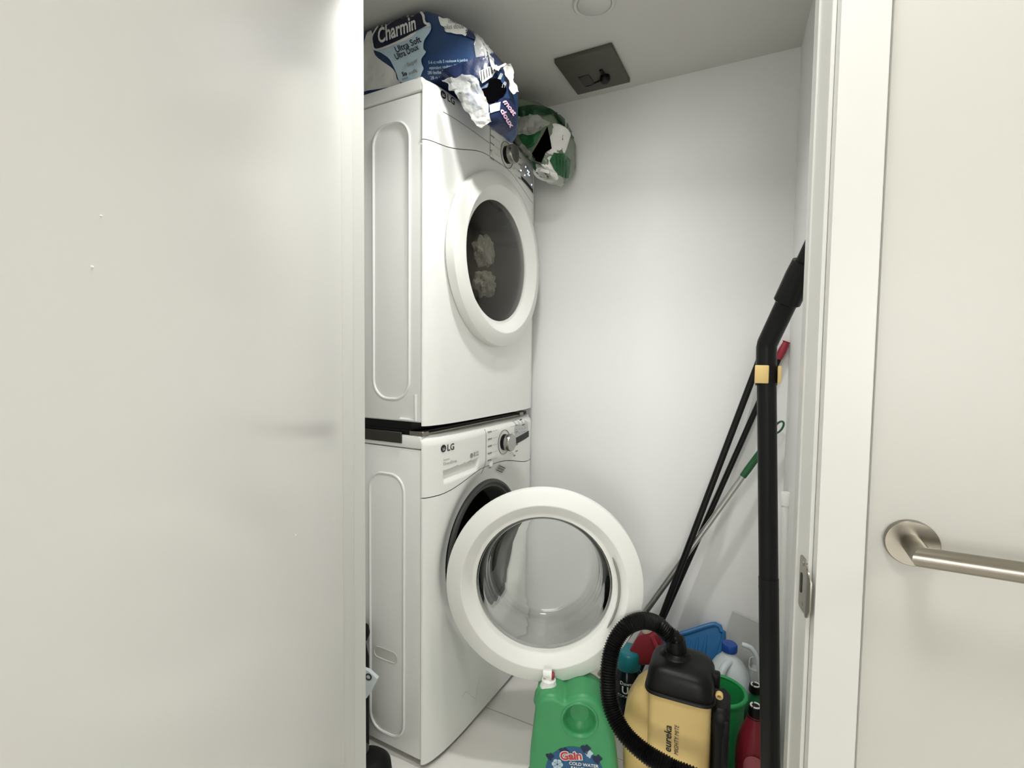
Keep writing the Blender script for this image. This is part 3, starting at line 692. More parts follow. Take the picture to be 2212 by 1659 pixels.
s2.dec('printed_panel', [(1186, 348), (1196, 330), (1214, 332), (1231, 346), (1226, 384), (1208, 380), (1196, 366)], greenf, .0045)
for k in range(4): s2.dec('printed_line', [(1200+7*k, 334+3*k), (1201+7*k, 334+3*k), (1203+6*k, 372+4*k), (1202+6*k, 372+4*k)], dgreen, .006)
s2.dec('printed_panel', [(1126, 336), (1146, 346), (1170, 356), (1186, 372), (1180, 398), (1164, 400), (1152, 388)], dgreen, .004)
s2.txt('printed_lettering', 'towels', (1158, 368), (1172, 394), 9, filmw, .006); s2.txt('printed_lettering', 'roll', (1168, 370), (1178, 390), 7, filmw, .006)
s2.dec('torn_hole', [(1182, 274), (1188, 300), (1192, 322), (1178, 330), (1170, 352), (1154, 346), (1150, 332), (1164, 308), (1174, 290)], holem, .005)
def roll(c, r, L, ax):
    c = np.array(c); a = np.array(ax, float); a /= np.linalg.norm(a); p0 = c-a*L/2
    return build('paper_roll', *lathe([(.02, 0), (r-.006, 0), (r, .006), (r, L-.006), (r-.006, L), (.02, L), (.02, 0)], p0, a, 36, cap=False), paper, pt)
ra_ = np.array(s2.at(1208, 302, 0)); roll(ra_+np.array([-.035, .030, 0]), .050, .11, (.25, .15, 1))
rb_ = np.array(s2.at(1196, 352, 0)); roll(rb_+np.array([-.035, .030, 0]), .048, .07, (.25, .15, 1))
def q3(px, py, off=.014): return s2.at(px, py, off)
sheet('loose_film', [[q3(1118, 252), q3(1150, 248), q3(1186, 262)], [q3(1112, 280), q3(1150, 276), q3(1180, 276)], [q3(1112, 296), q3(1140, 296), q3(1168, 288)]], film, pt, .012, 34, 2)
sheet('loose_film', [[q3(1108, 308), q3(1132, 312), q3(1150, 322)], [q3(1116, 330), q3(1136, 338), q3(1158, 346)]], film, pt, .010, 34, 12, 16, 12)
sheet('loose_film', [[q3(1160, 352), q3(1185, 362), q3(1214, 384)], [q3(1166, 372), q3(1190, 388), q3(1210, 398)]], film, pt, .009, 36, 22, 16, 12)

# ------------------------------------------------------------------ poles and wand
def pole(name, pts, r, mat, label, cat, parts=(), root=None):
    o = empty(name, (pts[0][0], pts[0][1], 0), label, cat)
    build('shaft', *sweep(pts, r, 14), mat, o)
    for nm, a, b, rr, mt in parts: build(nm, *sweep([a, b] if not hasattr(rr, '__len__') else spline([a, b], .01)[:1]+[b], rr if not hasattr(rr, '__len__') else rr, 14), mt, o)
    return o
def along(a, b, t): a, b = np.array(a), np.array(b); return a+(b-a)*t
# silver mop with green grip
top = P(1690, 912, 1.80); mid = P(1607, 1026, 1.79); low = P(1395, 1320, 1.745)
d = (low-mid)/np.linalg.norm(low-mid); bot = low+d*((low[2]-.06)/-d[2])
mp = empty('mop', (bot[0], bot[1], 0), 'thin silver mop with a green plastic grip leaning to the back corner', 'mop')
build('shaft', *sweep([bot, along(bot, mid, .62)], .0105, 16), alu, mp); build('upper_shaft', *sweep([along(bot, mid, .60), mid], .009, 16), alu, mp)
gt = along(mid, top, .80); build('grip', *sweep([along(mid, top, -.03), along(mid, top, .1), along(mid, top, .55), gt], [.0105, .0115, .0105, .0075], 14), greenf, mp)
dd3 = (top-gt)/np.linalg.norm(top-gt); sd = np.cross(dd3, [0, 1, 0]); sd /= np.linalg.norm(sd); Lg = np.linalg.norm(top-gt)
build('hang_loop', *sweep([gt+dd3*Lg*(.5-.5*math.cos(a))*1.05+sd*.010*math.sin(a) for a in np.linspace(0, 2*math.pi, 22)], .0032, 8), greenf, mp)
build('mop_head', *box(bot[0]-.09, bot[0]+.05, bot[1]-.05, bot[1]+.04, .004, .06, .02, 3), bristle, mp)
# black broom pole (left) and black pole with red grip (right)
a1, a0 = P(1636, 789, 1.83), P(1430, 1331, 1.73)
d = (a0-a1)/np.linalg.norm(a0-a1); b1 = a0+d*((a0[2]-.20)/-d[2]); t1 = a1-d*.10
br_ = empty('broom', (b1[0], b1[1], 0), 'black-handled broom with a dark red head and pale bristles by the back wall', 'broom')
build('shaft', *sweep([b1, t1], .0105, 16), black, br_)
rh = P(1398, 1392, 1.60)
V, Fc = box(-.075, .075, -.028, .028, -.06, .05, .012, 3)
ra = .5
hd = build('broom_head', [(rh[0]+v[0]*math.cos(ra)*(.55+.45*(.05-v[2])/.11)+v[2]*.2, rh[1]+v[1]+.03*(v[2]), rh[2]+v[2]+v[0]*.25) for v in V], Fc, dred, br_)
build('bristles', *sweep([rh+np.array([.0, 0, .045]), rh+np.array([.0, -.01, .075])], [.018, .022], 14), bristle, br_)
build('head_rib', *sweep([rh+np.array([.02, -.03, .05]), rh+np.array([.06, -.032, -.03])], .007, 8), red, br_)
build('neck', *sweep([b1, along(b1, rh, .8)], [.0105, .014], 12), dred, br_)
c1, c0 = P(1637, 857, 1.832), P(1495, 1186, 1.805)
d = (c0-c1)/np.linalg.norm(c0-c1); b2 = c0+d*((c0[2]-.05)/-d[2]); tt = P(1699, 738, 1.842)
sq = empty('squeegee', (b2[0], b2[1], 0), 'slim black pole with a red grip at its tip, leaning in the back corner', 'squeegee')
g0 = P(1681, 776, 1.839)
build('shaft', *sweep([b2, g0], .0092, 16), black, sq)
build('grip', *sweep([along(g0, tt, -.02), along(g0, tt, .15), along(g0, tt, .5), along(g0, tt, .93), along(g0, tt, 1.0)], [.009, .0115, .0125, .0095, .0125], 14), red, sq)
build('blade_head', *box(b2[0]-.08, b2[0]+.08, b2[1]-.015, b2[1]+.015, .003, .055, .006, 2), black, sq)
# white rod
w0, w1 = P(1697, 1070, 1.70), P(1690, 1430, 1.69)
d = (w1-w0)/np.linalg.norm(w1-w0); w2 = w1+d*((w1[2])/-d[2])
o = empty('white_rod', (w2[0], w2[1], 0), 'slim white tube standing upright in the right back corner', 'rod')
build('tube', *sweep([w2, w0], .0115, 18), whitep, o); build('end_cap', *sweep([w0+np.array([0, 0, -.03]), w0+np.array([0, 0, .004]), w0+np.array([0, 0, .010])], [.0138, .0138, .011], 18), whitep, o)
# vacuum wand with bent handle
YQ = 1.10
wb = P(1664, 1640, YQ); wt = P(1656, 826, YQ); dv = (wb-wt)/np.linalg.norm(wb-wt); wf = wb+dv*((wb[2]-.03)/-dv[2])
o = empty('vacuum_wand', (wf[0], wf[1], 0), 'tall black vacuum wand with a bent handle and yellow button, upright at the right jamb', 'vacuum wand')
midw = along(wf, wt, .66)
build('lower_tube', *sweep([wf, midw], .0182, 24), black, o)
build('middle_tube', *sweep([along(wf, wt, .64), along(wf, wt, .66), wt], [.0185, .0175, .0175], 24), black, o)
col = [P(1655, 832, YQ), P(1655, 788, YQ)]; cl = build('collar', *sweep(col, .0195, 24), black, o)
cpt = P(1646, 808, YQ)
V, Fc = box(-.0125, .0125, -.003, .004, -.0175, .0175, .002, 2)
build('release_button', [(cpt[0]+v[0]*.98+.0, cpt[1]-.0195+v[1]+.25*v[0]*0, cpt[2]+v[2]) for v in V], Fc, yellow, cl)
build('release_button', [(cpt[0]+.030+v[1], cpt[1]-.002+v[0], cpt[2]+v[2]*.95) for v in V], Fc, yellow, cl)
h1, h2, h3, h4 = P(1655, 795, YQ), P(1656, 745, YQ), P(1700, 652, 1.065), P(1728, 593, 1.045)
build('bent_tube', *sweep([h1, along(h1, h2, .9), h2+(h3-h2)*.04, h3], .0185, 24), black, o)
h5 = P(1740, 566, 1.035)
build('hose_cuff', *sweep([along(h3, h4, -.06), along(h3, h4, 0), h4, h5], [.0195, .0235, .0235, .0215], 24), black, o)
build('cuff_neck', *sweep([h5, P(1762, 520, 1.02)], .016, 20), black, o)
build('floor_tool', *box(wf[0]-.10, wf[0]+.03, wf[1]-.03, wf[1]+.03, .003, .045, .012, 3), black, o)

# ------------------------------------------------------------------ canister vacuum
VN = (.06, -1); VC = np.array([-.184, 1.335, 0]); vp = Plane(VC, VN)
va = empty('canister_vacuum', (VC[0], VC[1]+.1, 0), 'yellow and black canister vacuum standing upright with its ribbed black hose', 'vacuum cleaner')
uL, uR = vp.uz(1396, 1560)[0], vp.uz(1535, 1560)[0]; um = (uL+uR)/2; hw = (uR-uL)/2; DEP = .15; LZ = .318
def vsec(z, a, b, e=6, dy=0, n=48, du=0): return [vp.w(um+du+p, z, -(DEP/2+dy)+q) for p, q in sell(a, b, e, n)]
build('body', *loft([vsec(.02, hw*.94, DEP*.48), vsec(.03, hw*.98, DEP*.5), vsec(.12, hw, DEP*.5), vsec(.26, hw*1.01, DEP*.5), vsec(LZ+.02, hw*1.01, DEP*.5)]), yellow, va)
lid = build('lid', *loft([vsec(LZ-.004, hw*1.055, DEP*.53), vsec(LZ, hw*1.075, DEP*.54), vsec(LZ+.022, hw*1.075, DEP*.54), vsec(LZ+.042, hw*1.05, DEP*.53, 5), vsec(LZ+.056, hw*.98, DEP*.50, 4.5), vsec(LZ+.066, hw*.84, DEP*.44, 4), vsec(LZ+.070, hw*.62, DEP*.33, 3.5), vsec(LZ+.071, hw*.3, DEP*.16, 3)]), black, va)
# lid edge scallop, latch
build('lid_rim', *sweep([vp.w(um+p, LZ+.002, -DEP/2+q) for p, q in sell(hw*1.08, DEP*.545, 6, 48)]+[vp.w(um+hw*1.08, LZ+.002, -DEP/2)], .0045, 8), black, lid)
build('latch', *xf(box(-.012, .012, -.012, .012, -.02, .02, .005, 2), lambda v: vp.w(um+hw*1.08+v[0], LZ+.035+v[2], -DEP/2+v[1])), black, lid)
hs = P(1460, 1440, 1.42)
soc = np.array([hs[0], hs[1], LZ+.062])
build('hose_socket', *lathe([(.046, -.004), (.045, .006), (.036, .014), (.034, .022)], soc, segs=32), black, lid)
# rear shell, wider than the front
build('rear_shell', *loft([vsec(z, hw*k, DEP*d_, 5, .03, 48, -hw*j) for z, k, d_, j in ((.02, 1.4, .36, .42), (.03, 1.48, .40, .44), (.16, 1.50, .40, .46), (.225, 1.44, .38, .42), (.27, 1.28, .34, .30), (.300, 1.06, .28, .14), (.310, .8, .2, .05))]), yellow, va)
lu = build('hose_lug', *lathe([(.009, -.006), (.0095, .004), (.0045, .006), (.0045, -.005)], vp.w(*vp.uz(1553, 1518), -.03), vp.n, 20), yellow, va)
build('hose_lug', *xf(box(-.008, .008, -.006, .006, -.012, .018, .003, 2), lambda v: vp.w(um-hw*1.12+v[0], .300+v[2], -.06+v[1])), yellow, va)
# black tool holder on the right side
th_ = build('tool_holder', *loft([vsec(z, a, b, 4, 0, 32, hw+.022) for z, a, b in ((.02, .018, .055), (.22, .020, .056), (.27, .024, .058), (.295, .024, .055), (.305, .016, .045))]), black, va)
build('crevice_tool', *xf(box(-.009, .009, -.012, .012, -.14, .02, .004, 2), lambda v: vp.w(um+hw+.036+v[0], .262+v[2], -.03+v[1])), black, va)
for k in (-1, 1): build('wheel', *lathe([(.0001, -.012), (.03, -.012), (.034, -.006), (.034, .006), (.03, .012), (.0001, .012)], vp.w(um+k*hw*.8, .034, -DEP-.0), vp.u, 24), black, va)
vm = lambda u, z: vp.w(u, z, .0012)
a, b = vp.uz(1449, 1626), vp.uz(1446, 1565); text('brand_lettering', 'eureka', .0265, vm, inkd, va, a, math.pi/2, bold=.0004, shear=.15)
a = vp.uz(1465, 1632); text('model_lettering', 'MIGHTY MITE', .0158, vm, inkd, va, a, math.pi/2, shear=.2, sx=.84)
# hose
hpth = [soc+np.array([0, 0, .01]), soc+np.array([-.002, -.004, .05]), P(1441, 1368, 1.41), P(1418, 1347, 1.40), P(1385, 1341, 1.37), P(1348, 1358, 1.33), P(1323, 1400, 1.30), P(1314, 1460, 1.27), P(1320, 1525, 1.25), P(1346, 1580, 1.235), P(1392, 1625, 1.225), P(1450, 1660, 1.215), P(1530, 1704, 1.21), np.array([-.07, 1.20, .10]), np.array([.0, 1.17, .06])]
sp_ = spline(hpth, .0030)
build('hose', *sweep(sp_, [.0195 if i % 2 else .0232 for i in range(len(sp_))], 20), black, va, ang=80)
build('hose_cuff', *sweep([soc+np.array([0, 0, .0]), soc+np.array([0, 0, .03]), soc+np.array([-.003, -.003, .055])], [.029, .027, .0255], 24), black, va)

# ------------------------------------------------------------------ detergent jug with tap
GN = (.347, -.938); GC = np.array([-.452, 1.235, 0]); gp_ = Plane(GC, GN)
gj = empty('detergent_jug', (GC[0], GC[1]+.06, 0), 'big green laundry detergent jug with white tap, in front of the washer door', 'detergent jug')
ol = [(1153, 1560), (1156, 1530), (1162, 1513), (1176, 1504), (1196, 1504), (1210, 1510), (1221, 1515), (1234, 1508), (1254, 1503), (1276, 1507), (1296, 1519), (1312, 1540), (1322, 1570), (1330, 1610), (1334, 1659)]
ol = [gp_.uz(*p) for p in ol]; zb0 = .012
ol = ol+[(ol[-1][0]+.004, .10), (ol[-1][0]+.004, .03), (ol[-1][0]-.012, zb0), (ol[0][0]+.002, zb0), (ol[0][0]-.010, .03), (ol[0][0]-.010, .12)]
q = [np.array([*p, 0.]) for p in ol]; out = []
for i in range(len(q)):
    p0, p1, p2, p3 = q[i-1], q[i], q[(i+1) % len(q)], q[(i+2) % len(q)]
    for k in range(4):
        t = k/4; out.append(.5*((2*p1)+(-p0+p2)*t+(2*p0-5*p1+4*p2-p3)*t*t+(-p0+3*p1-3*p2+p3)*t**3))
out = np.array([(a[0], a[1]) for a in out])
def inset(o, d):
    n = len(o); r = []
    cw = sum(o[i][0]*o[(i+1) % n][1]-o[(i+1) % n][0]*o[i][1] for i in range(n)) < 0
    for i in range(n):
        t = o[(i+1) % n]-o[i-1]; t = t/(np.linalg.norm(t)+1e-9); nv = np.array([t[1], -t[0]]) if not cw else np.array([-t[1], t[0]])
        r.append(o[i]-nv*d)
    return np.array(r)
RR = .016; DG = .12; lay = []
for a in np.linspace(0, math.pi/2, 7): lay.append((RR*(1-math.sin(a)), -RR*(1-math.cos(a)) if False else -RR*math.cos(a)*0-RR*(1-math.cos(math.pi/2-a)) if False else 0))
secs = []
for a in np.linspace(0, math.pi/2, 8): secs.append((RR*(1-math.sin(a)), -RR*(1-math.cos(a))))   # (inset, offset from front)
secs += [(s, -DG-o_) for s, o_ in secs[::-1]]
front_o = inset(out, RR)
V, Fc = loft([[gp_.w(p[0], p[1], of) for p in inset(out, ins)] for ins, of in secs], cap=False)
g = G(); g.add(V, Fc); nb = len(out); g.F.append([(len(secs)-1)*nb+k for k in range(nb)])
hc = np.array(gp_.uz(1252, 1556)); hr = abs(gp_.uz(1293, 1556)[0]-gp_.uz(1252, 1556)[0])
hr = min(hr, .046)
g.add(*radial([tuple(p) for p in front_o], hc, hr, 72, 6, lambda u, z: gp_.w(u, z, 0)))
body = build('jug_body', g.V, g.F, green, gj, ang=50)
build('grip_pocket', *lathe([(hr+.005, -.001), (hr+.003, .003), (hr, .0035), (hr-.003, .001), (hr-.006, -.010), (hr-.010, -.020), (hr*.55, -.030), (.0001, -.031)], gp_.w(hc[0], hc[1], 0), gp_.n, 48, cap=False), green, body)
nk = gp_.uz(1183, 1512); nkp = gp_.w(nk[0], nk[1]-.004, -.052)
build('shoulder', *lathe([(.042, -.035), (.038, -.012), (.030, .002), (.024, .006)], nkp, segs=40), green, body)
cap = build('tap_cap', *lathe([(.0235, .002), (.024, .010), (.022, .014), (.0205, .018), (.0195, .028), (.015, .031), (.0001, .031)], nkp, segs=36), whitep, gj)
tpz = nkp+np.array([0, 0, .034]); uu = gp_.u; nv = gp_.n
build('tap_body', *sweep([tpz-uu*.016+np.array([0, 0, .010]), tpz-uu*.003+np.array([0, 0, .010]), tpz+uu*.006+np.array([0, 0, .010])], [.0115, .0125, .0125], 20), whitep, cap)
build('tap_stem', *sweep([tpz-np.array([0, 0, .008]), tpz+np.array([0, 0, .008])], .0105, 18), whitep, cap)
build('tap_flange', *sweep([tpz+uu*.004+np.array([0, 0, .008]), tpz+uu*.008+np.array([0, 0, .008])], .0145, 22), whitep, cap)
build('tap_button', *sweep([tpz+uu*.008+np.array([0, 0, .006]), tpz+uu*.013+np.array([0, 0, .006]), tpz+uu*.016+np.array([0, 0, .006])], [.0105, .010, .006], 20), red, cap)
gm = lambda u, z: gp_.w(u, z, .001)
lc = gp_.uz(1241, 1672); lr = abs(gp_.uz(1305, 1672)[0]-lc[0])
lab = decal('label', [(lc[0]+lr*math.cos(a), max(.02, lc[1]+lr*.98*math.sin(a))) for a in np.linspace(-.9, math.pi+.9, 36)], gm, labelb, body, .02)
for (px, py), r, mt in (((1204, 1650), .018, lblue), ((1272, 1628), .010, lblue), ((1188, 1634), .010, navyf), ((1290, 1640), .012, navyf), ((1219, 1624), .012, navyf), ((1265, 1618), .012, navyf)):
    cu_ = gp_.uz(px, py)
    if mt is lblue and r > .015:
        for k in range(6):
            a = k*math.pi/3; decal('label_flower', [(cu_[0]+.009*math.cos(a)+.0065*math.cos(b), cu_[1]+.009*math.sin(a)+.0065*math.sin(b)) for b in np.linspace(0, 6.283, 13)[:-1]], lambda u, z: gp_.w(u, z, .0016), lblue, lab)
    else: decal('label_spot', [(cu_[0]+r*(1+.35*math.sin(3*b))*math.cos(b), cu_[1]+r*(1+.3*math.cos(5*b))*math.sin(b)) for b in np.linspace(0, 6.283, 15)[:-1]], lambda u, z: gp_.w(u, z, .0014), mt, lab)
a, b = gp_.uz(1211, 1640), gp_.uz(1258, 1639); r_ = math.atan2(b[1]-a[1], b[0]-a[0])
text('brand_lettering', 'Gain', .031, lambda u, z: gp_.w(u, z, .0019), printw, lab, a, r_, bold=.0032); text('brand_lettering', 'Gain', .031, lambda u, z: gp_.w(u, z, .0023), printr, lab, a, r_, bold=.0012)
a, b = gp_.uz(1229, 1650), gp_.uz(1288, 1657); text('label_lettering', 'COLD WATER', .0122, lambda u, z: gp_.w(u, z, .0022), printw, lab, a, math.atan2(b[1]-a[1], b[0]-a[0]), bold=.0003)
a, b = gp_.uz(1233, 1660), gp_.uz(1288, 1667); text('label_lettering', 'EAU FROIDE', .0122, lambda u, z: gp_.w(u, z, .0022), printw, lab, a, math.atan2(b[1]-a[1], b[0]-a[0]), bold=.0003)

# ------------------------------------------------------------------ scent-bead bottle
sc_ = P(1357, 1400, 1.585); sx_, sy_ = sc_[0], sc_[1]; ht = sc_[2]
o = empty('scent_bead_bottle', (sx_, sy_, 0), 'dark bottle with a wide teal cap, inside the loop of the vacuum hose', 'bottle')
cr = .0415; cz = ht-.062
build('cap', *lathe([(cr*.93, 0), (cr, .006), (cr*.98, .048), (cr*.94, .055), (cr*.86, .059), (.0001, .059)], (sx_, sy_, cz+.002), segs=44), teal, o)
bb = build('bottle_body', *lathe([(.040, .001), (.046, .008), (.048, .06), (.048, cz-.05), (.045, cz-.02), (.037, cz-.004), (.035, cz+.004)], (sx_, sy_, 0), segs=44), navy, o)
dirc = -np.array([sx_, sy_]); a_c = math.atan2(dirc[1], dirc[0])
def bmap(u, z, r=.0488): a = a_c+u/r; return (sx_+r*math.cos(a), sy_+r*math.sin(a), z)
z1 = cz-.034
text('brand_lettering', 'Downy', .0155, bmap, printw, bb, (-.024, z1), bold=.0004, L=.008)
text('brand_lettering', 'Un', .033, bmap, printw, bb, (-.018, z1-.027), bold=.0009, L=.008)
text('brand_lettering', 'STOPABLES', .0125, bmap, printw, bb, (-.037, z1-.041), L=.008)

# ------------------------------------------------------------------ other things on the floor
# green refill pouch behind the jug
gc = PZ(1268, 1519, .0); gc = np.array([gc[0], gc[1], 0]); pp = Plane(gc, (.4, -1))
o = empty('refill_pouch', tuple(gc), 'small green printed pouch on the floor behind the detergent jug', 'pouch')
u0, z0 = pp.uz(1234, 1512); u1, z1 = pp.uz(1286, 1468); z1 = max(z1, .07)
secs = [[pp.w(u0+(u1-u0)*(.5+p*w_), z, -.02+q) for p, q in sell(.5, d_, 3, 28)] for z, w_, d_ in ((.001, .92, .012), (.012, .97, .018), (z1*.5, .98, .016), (z1*.85, 1.0, .007), (z1, 1.0, .002))]
pb_ = build('pouch_body', *loft(secs), dgreen, o)
pmap = lambda u, z: pp.w(u, z, .002)
decal('printed_badge', [(u0+(u1-u0)*.16+.009*math.cos(a), z1*.80+.009*math.sin(a)) for a in np.linspace(0, 6.283, 13)[:-1]], pmap, lblue, pb_)
decal('printed_leaf', [(u0+(u1-u0)*x, z1*y) for x, y in ((.35, .2), (.5, .5), (.8, .85), (.95, .95), (.85, .7), (.65, .35), (.5, .15))], pmap, greenb, pb_)
# blue dustpan leaning on the back wall
D = [P(1420, 1384, 1.77), P(1545, 1348, 1.835), P(1563, 1376, 1.83), P(1530, 1448, 1.78), P(1430, 1440, 1.74)]
o = empty('dustpan', (float(np.mean([p[0] for p in D])), 1.75, 0), 'blue ribbed plastic dustpan leaning by the back wall', 'dustpan')
up = [p+np.array([0, 0, 0]) for p in D]
low_ = [np.array([p[0], p[1]+.03, p[2]-.008]) for p in D]
ext = [np.array([D[3][0]-.02, D[3][1]-.04, .012]), np.array([D[4][0], D[4][1]-.04, .012])]
pan = up[:3]+ext; panb = [p+np.array([0, .02, -.006]) for p in pan]
build('pan', *loft([panb, pan]), blue, o, smooth=False)
build('rim', *sweep(spline([D[0], along(D[0], D[1], .5), D[1], along(D[1], D[2], .5)+np.array([.006, 0, .0]), D[2], along(D[2], ext[0], .5)], .012), .008, 10), blue, o)
nrm = np.cross(D[1]-D[0], ext[0]-D[1]); nrm /= np.linalg.norm(nrm); nrm = nrm if nrm[1] < 0 else -nrm
for k in range(6):
    t = .12+k*.15; A = along(D[0], D[1], t); B = along(ext[1], ext[0], t); p = along(A, B, .10); q = along(A, B, .55)
    build('rib', *sweep([p+nrm*.0, p*.5+q*.5+nrm*.008, q+nrm*.0], [.003, .007, .003], 8), blue, o)
# grey translucent storage-box lid leaning on the wall
L0 = [P(1583, 1318, 1.83), P(1650, 1350, 1.83)]
gpl = Plane(np.array([L0[0][0], 1.845, 0]), (0, -1))
pts = [gpl.uz(*p) for p in ((1583, 1318), (1660, 1352), (1660, 1470), (1545, 1440))]
ptsz = [(pts[0][0], pts[0][1]), (pts[1][0], pts[1][1]), (pts[1][0]+.0, .01), (pts[3][0]-.03, .01)]
tilt = lambda u, z, o_=0: gpl.w(u, z, .02*(1-z/.42)+o_)
V, Fc = loft([[tilt(u, z, o_) for u, z in ptsz] for o_ in (0, .004)])
o = build('plastic_sheet', V, Fc, greyp, smooth=False, label='grey translucent plastic sheet leaning on the back wall behind the blue-capped jug', cat='plastic sheet')
# blue-capped jug
jc = P(1576, 1392, 1.735); jx, jy, jt = jc[0], jc[1], jc[2]
o = empty('bleach_jug', (jx, jy, 0), 'milky white jug with a dark blue cap near the back wall', 'jug')
secs = []
for z, r, e_ in ((.001, .060, 5), (.01, .068, 5), (.12, .069, 5), (.17, .068, 4), (.205, .060, 3), (.24, .043, 2.4), (.262, .026, 2), (.272, .020, 2), (.290, .019, 2)):
    s = jt/.302; secs.append([(jx+p, jy+q, z*s) for p, q in sell(r, r, e_, 44)])
jb = build('jug_body', *loft(secs), hdpe, o)
build('cap', *lathe([(.0235, -.004), (.024, .0), (.024, .016), (.021, .020), (.0001, .0205)], (jx, jy, jt-.016), segs=32), bcap, o)
build('handle', *sweep(spline([(jx+.005, jy-.02, jt-.045), (jx-.012, jy-.055, jt-.055), (jx-.022, jy-.075, jt-.10), (jx-.028, jy-.072, jt-.16)], .01), .011, 12), hdpe, jb)
# clear hooped container handle behind it
hl = [P(1603, 1392, 1.75), P(1622, 1399, 1.75), P(1634, 1418, 1.75), P(1640, 1445, 1.75), P(1644, 1480, 1.75)]
o = empty('clear_jar', (hl[2][0]+.01, 1.79, 0), 'pale translucent container with a white hooped handle beside the blue-capped jug', 'container')
hb = hl[-1].copy(); hb[2] = .19
build('hoop_handle', *sweep(spline(hl+[hb], .01), .0075, 10), hdpe, o)
build('container_body', *loft([[(hl[2][0]+.010+p, 1.79+q, z) for p, q in sell(.030*k, .04*k, 4, 32)] for z, k in ((.001, .9), (.01, 1), (.20, 1.05), (.215, 1.08), (.215, .98), (.19, .97))]), greyp, o)
# green bucket
bc_ = P(1545, 1530, 1.53)
bx, by = -.110, 1.570; rz = .232
o = empty('bucket', (bx, by, 0), 'green plastic bucket between the vacuum and the red bottle', 'bucket')
build('wall', *lathe([(.0001, .004), (.058, .004), (.060, .001), (.062, .006), (.070, rz-.012), (.076, rz-.010), (.078, rz-.004), (.076, rz), (.068, rz-.001), (.066, rz-.012), (.056, .02), (.0001, .02)], (bx, by, 0), segs=56, cap=False), greenb, o)
build('rim', *lathe([(.072+.006*math.cos(a), rz-.003+.005*math.sin(a)) for a in np.linspace(0, 6.283, 13)], (bx, by, 0), segs=56, cap=False), greenb, o)
# two tall bottles with ringed black caps
def tall(name, px, py, Y, h, mat, label, r):
    c = P(px, py, Y); x, y = c[0], c[1]; h = c[2]
    o = empty(name, (x, y, 0), label, 'bottle')
    b = build('bottle_body', *lathe([(r*.9, .001), (r, .008), (r, h*.48), (r*.93, h*.60), (r*.70, h*.74), (r*.47, h*.85), (r*.42, h*.90)], (x, y, 0), segs=40), mat, o)
    cp = build('cap', *lathe([(r*.46, h*.885), (.0185, h*.90), (.019, h*.915), (.018, h-.006), (.0165, h-.001), (.0001, h-.001)], (x, y, 0), segs=30), black, o)
    for a0 in (0.15, 2.3, 4.35):
        pts = [(x+.0118*math.cos(a), y+.0118*math.sin(a), h) for a in np.linspace(a0, a0+1.75, 12)]
        build('cap_ring', *sweep(pts, .0022, 8), printw, cp)
    return o, b, (x, y, h)
tall('cleaner_bottle', 1632, 1479, 1.68, .26, dgreenb, 'dark green bottle with a ringed black cap, behind the red one', .033)
o, b, (x, y, h) = tall('cleaner_bottle', 1632, 1524, 1.49, .26, dred, 'dark red bottle with a ringed black cap beside the vacuum wand', .046)
ac = math.atan2(-y, -x)+.05
rmap = lambda u, z, rr=.0472: (x+rr*math.cos(ac+u/rr), y+rr*math.sin(ac+u/rr), z)
lb = decal('label', [(.028*math.cos(a), h*.43+.040*math.sin(a)) for a in np.linspace(0, 6.283, 25)[:-1]], rmap, M('pink_label', (176, 92, 100), .35), b, .008)
for k in range(5):
    a = k*1.2566+.3; decal('label_flower', [(.006+.009*math.cos(a)+.0075*math.cos(t), h*.38+.010*math.sin(a)+.0075*math.sin(t)) for t in np.linspace(0, 6.283, 11)[:-1]], lambda u, z: rmap(u, z, .0478), printw, lb, .008)
# crumpled white bag at the foot of the jamb
c = P(1703, 1440, 1.30)
blob('white_bag', (c[0]+.008, 1.34, .30), (.030, .07, .10), 4, filmw, amp=.35, label='crumpled white plastic bag by the right wall, behind the wand', cat='plastic bag') if False else None
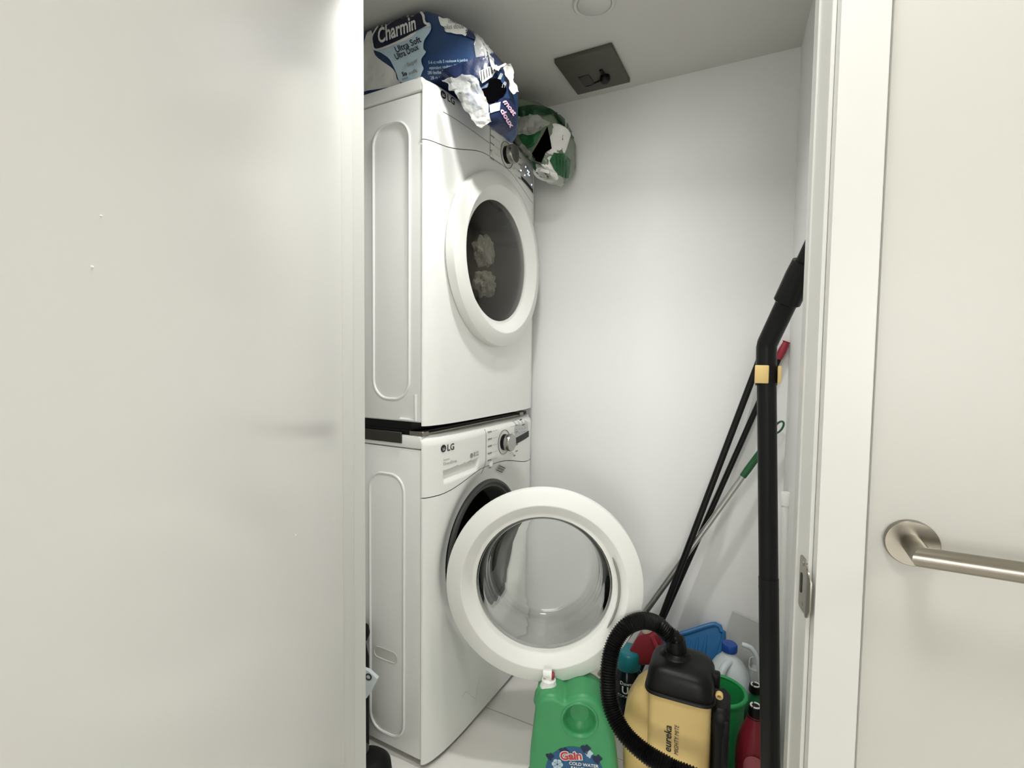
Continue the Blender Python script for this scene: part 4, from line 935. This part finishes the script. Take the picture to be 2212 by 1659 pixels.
# ------------------------------------------------------------------ left side, beside the washer
c = P(812, 1690, 1.02)
o = empty('black_case', (-1.0, 1.03, 0), 'rounded black case on the floor below the washing machine, behind the left jamb', 'case')
g = G(); bc2 = PZ(806, 1659, .06)
V, Fc = lathe([(.055, .001), (.066, .012), (.070, .04), (.066, .072), (.050, .088), (.030, .094), (.0001, .095)], (bc2[0]-.015, bc2[1]-.01, 0), segs=40)
build('case_body', V, Fc, blackr, o)
build('case_lid', *lathe([(.022, .092), (.022, .100), (.018, .104), (.0001, .104)], (bc2[0]-.045, bc2[1]-.0, 0), segs=24), gasket, o)
tg = Plane(P(797, 1478, 1.09), (.5, -1)); 
c0 = P(795, 1478, 1.045)
o = empty('plastic_packet', (c0[0]-.04, 1.045, 0), 'pale plastic packet poking out between the left jamb and the washing machine', 'packet')
tg = Plane(np.array([c0[0], c0[1], 0]), (.3, -1))
pts = [tg.uz(*p) for p in ((770, 1440), (796, 1450), (815, 1467), (803, 1492), (792, 1508), (770, 1520))]
pts = pts[:5]+[(pts[5][0], pts[5][1]), (pts[5][0]-.01, .002), (pts[5][0]-.07, .002), (pts[5][0]-.08, pts[0][1])]
build('packet_body', *loft([[tg.w(u, z, o_) for u, z in pts] for o_ in (-.012, .0)]), hdpe, o, smooth=False)
q = tg.uz(796, 1462); build('printed_ring', *sweep([tg.w(q[0]+.0085*math.cos(a), q[1]+.008*math.sin(a), .0008) for a in np.linspace(0, 6.283, 22)], .0022, 6), inkd, o)
c1_ = P(789, 1372, 1.098)
o = empty('black_bottle', (c1_[0]-.024, 1.098, 0), 'black knobbed bottle standing behind the left jamb, only its edge showing', 'bottle')
hb = P(790, 1356, 1.098)[2]
build('bottle_body', *lathe([(.026, .001), (.028, .01), (.028, hb-.10), (.02, hb-.06), (.016, hb-.045)], (c1_[0]-.024, 1.098, 0), segs=28), blackr, o)
build('knob', *lathe([(.014, hb-.05), (.026, hb-.042), (.031, hb-.025), (.028, hb-.006), (.016, hb), (.0001, hb+.001)], (c1_[0]-.024, 1.098, 0), segs=28), blackr, o)
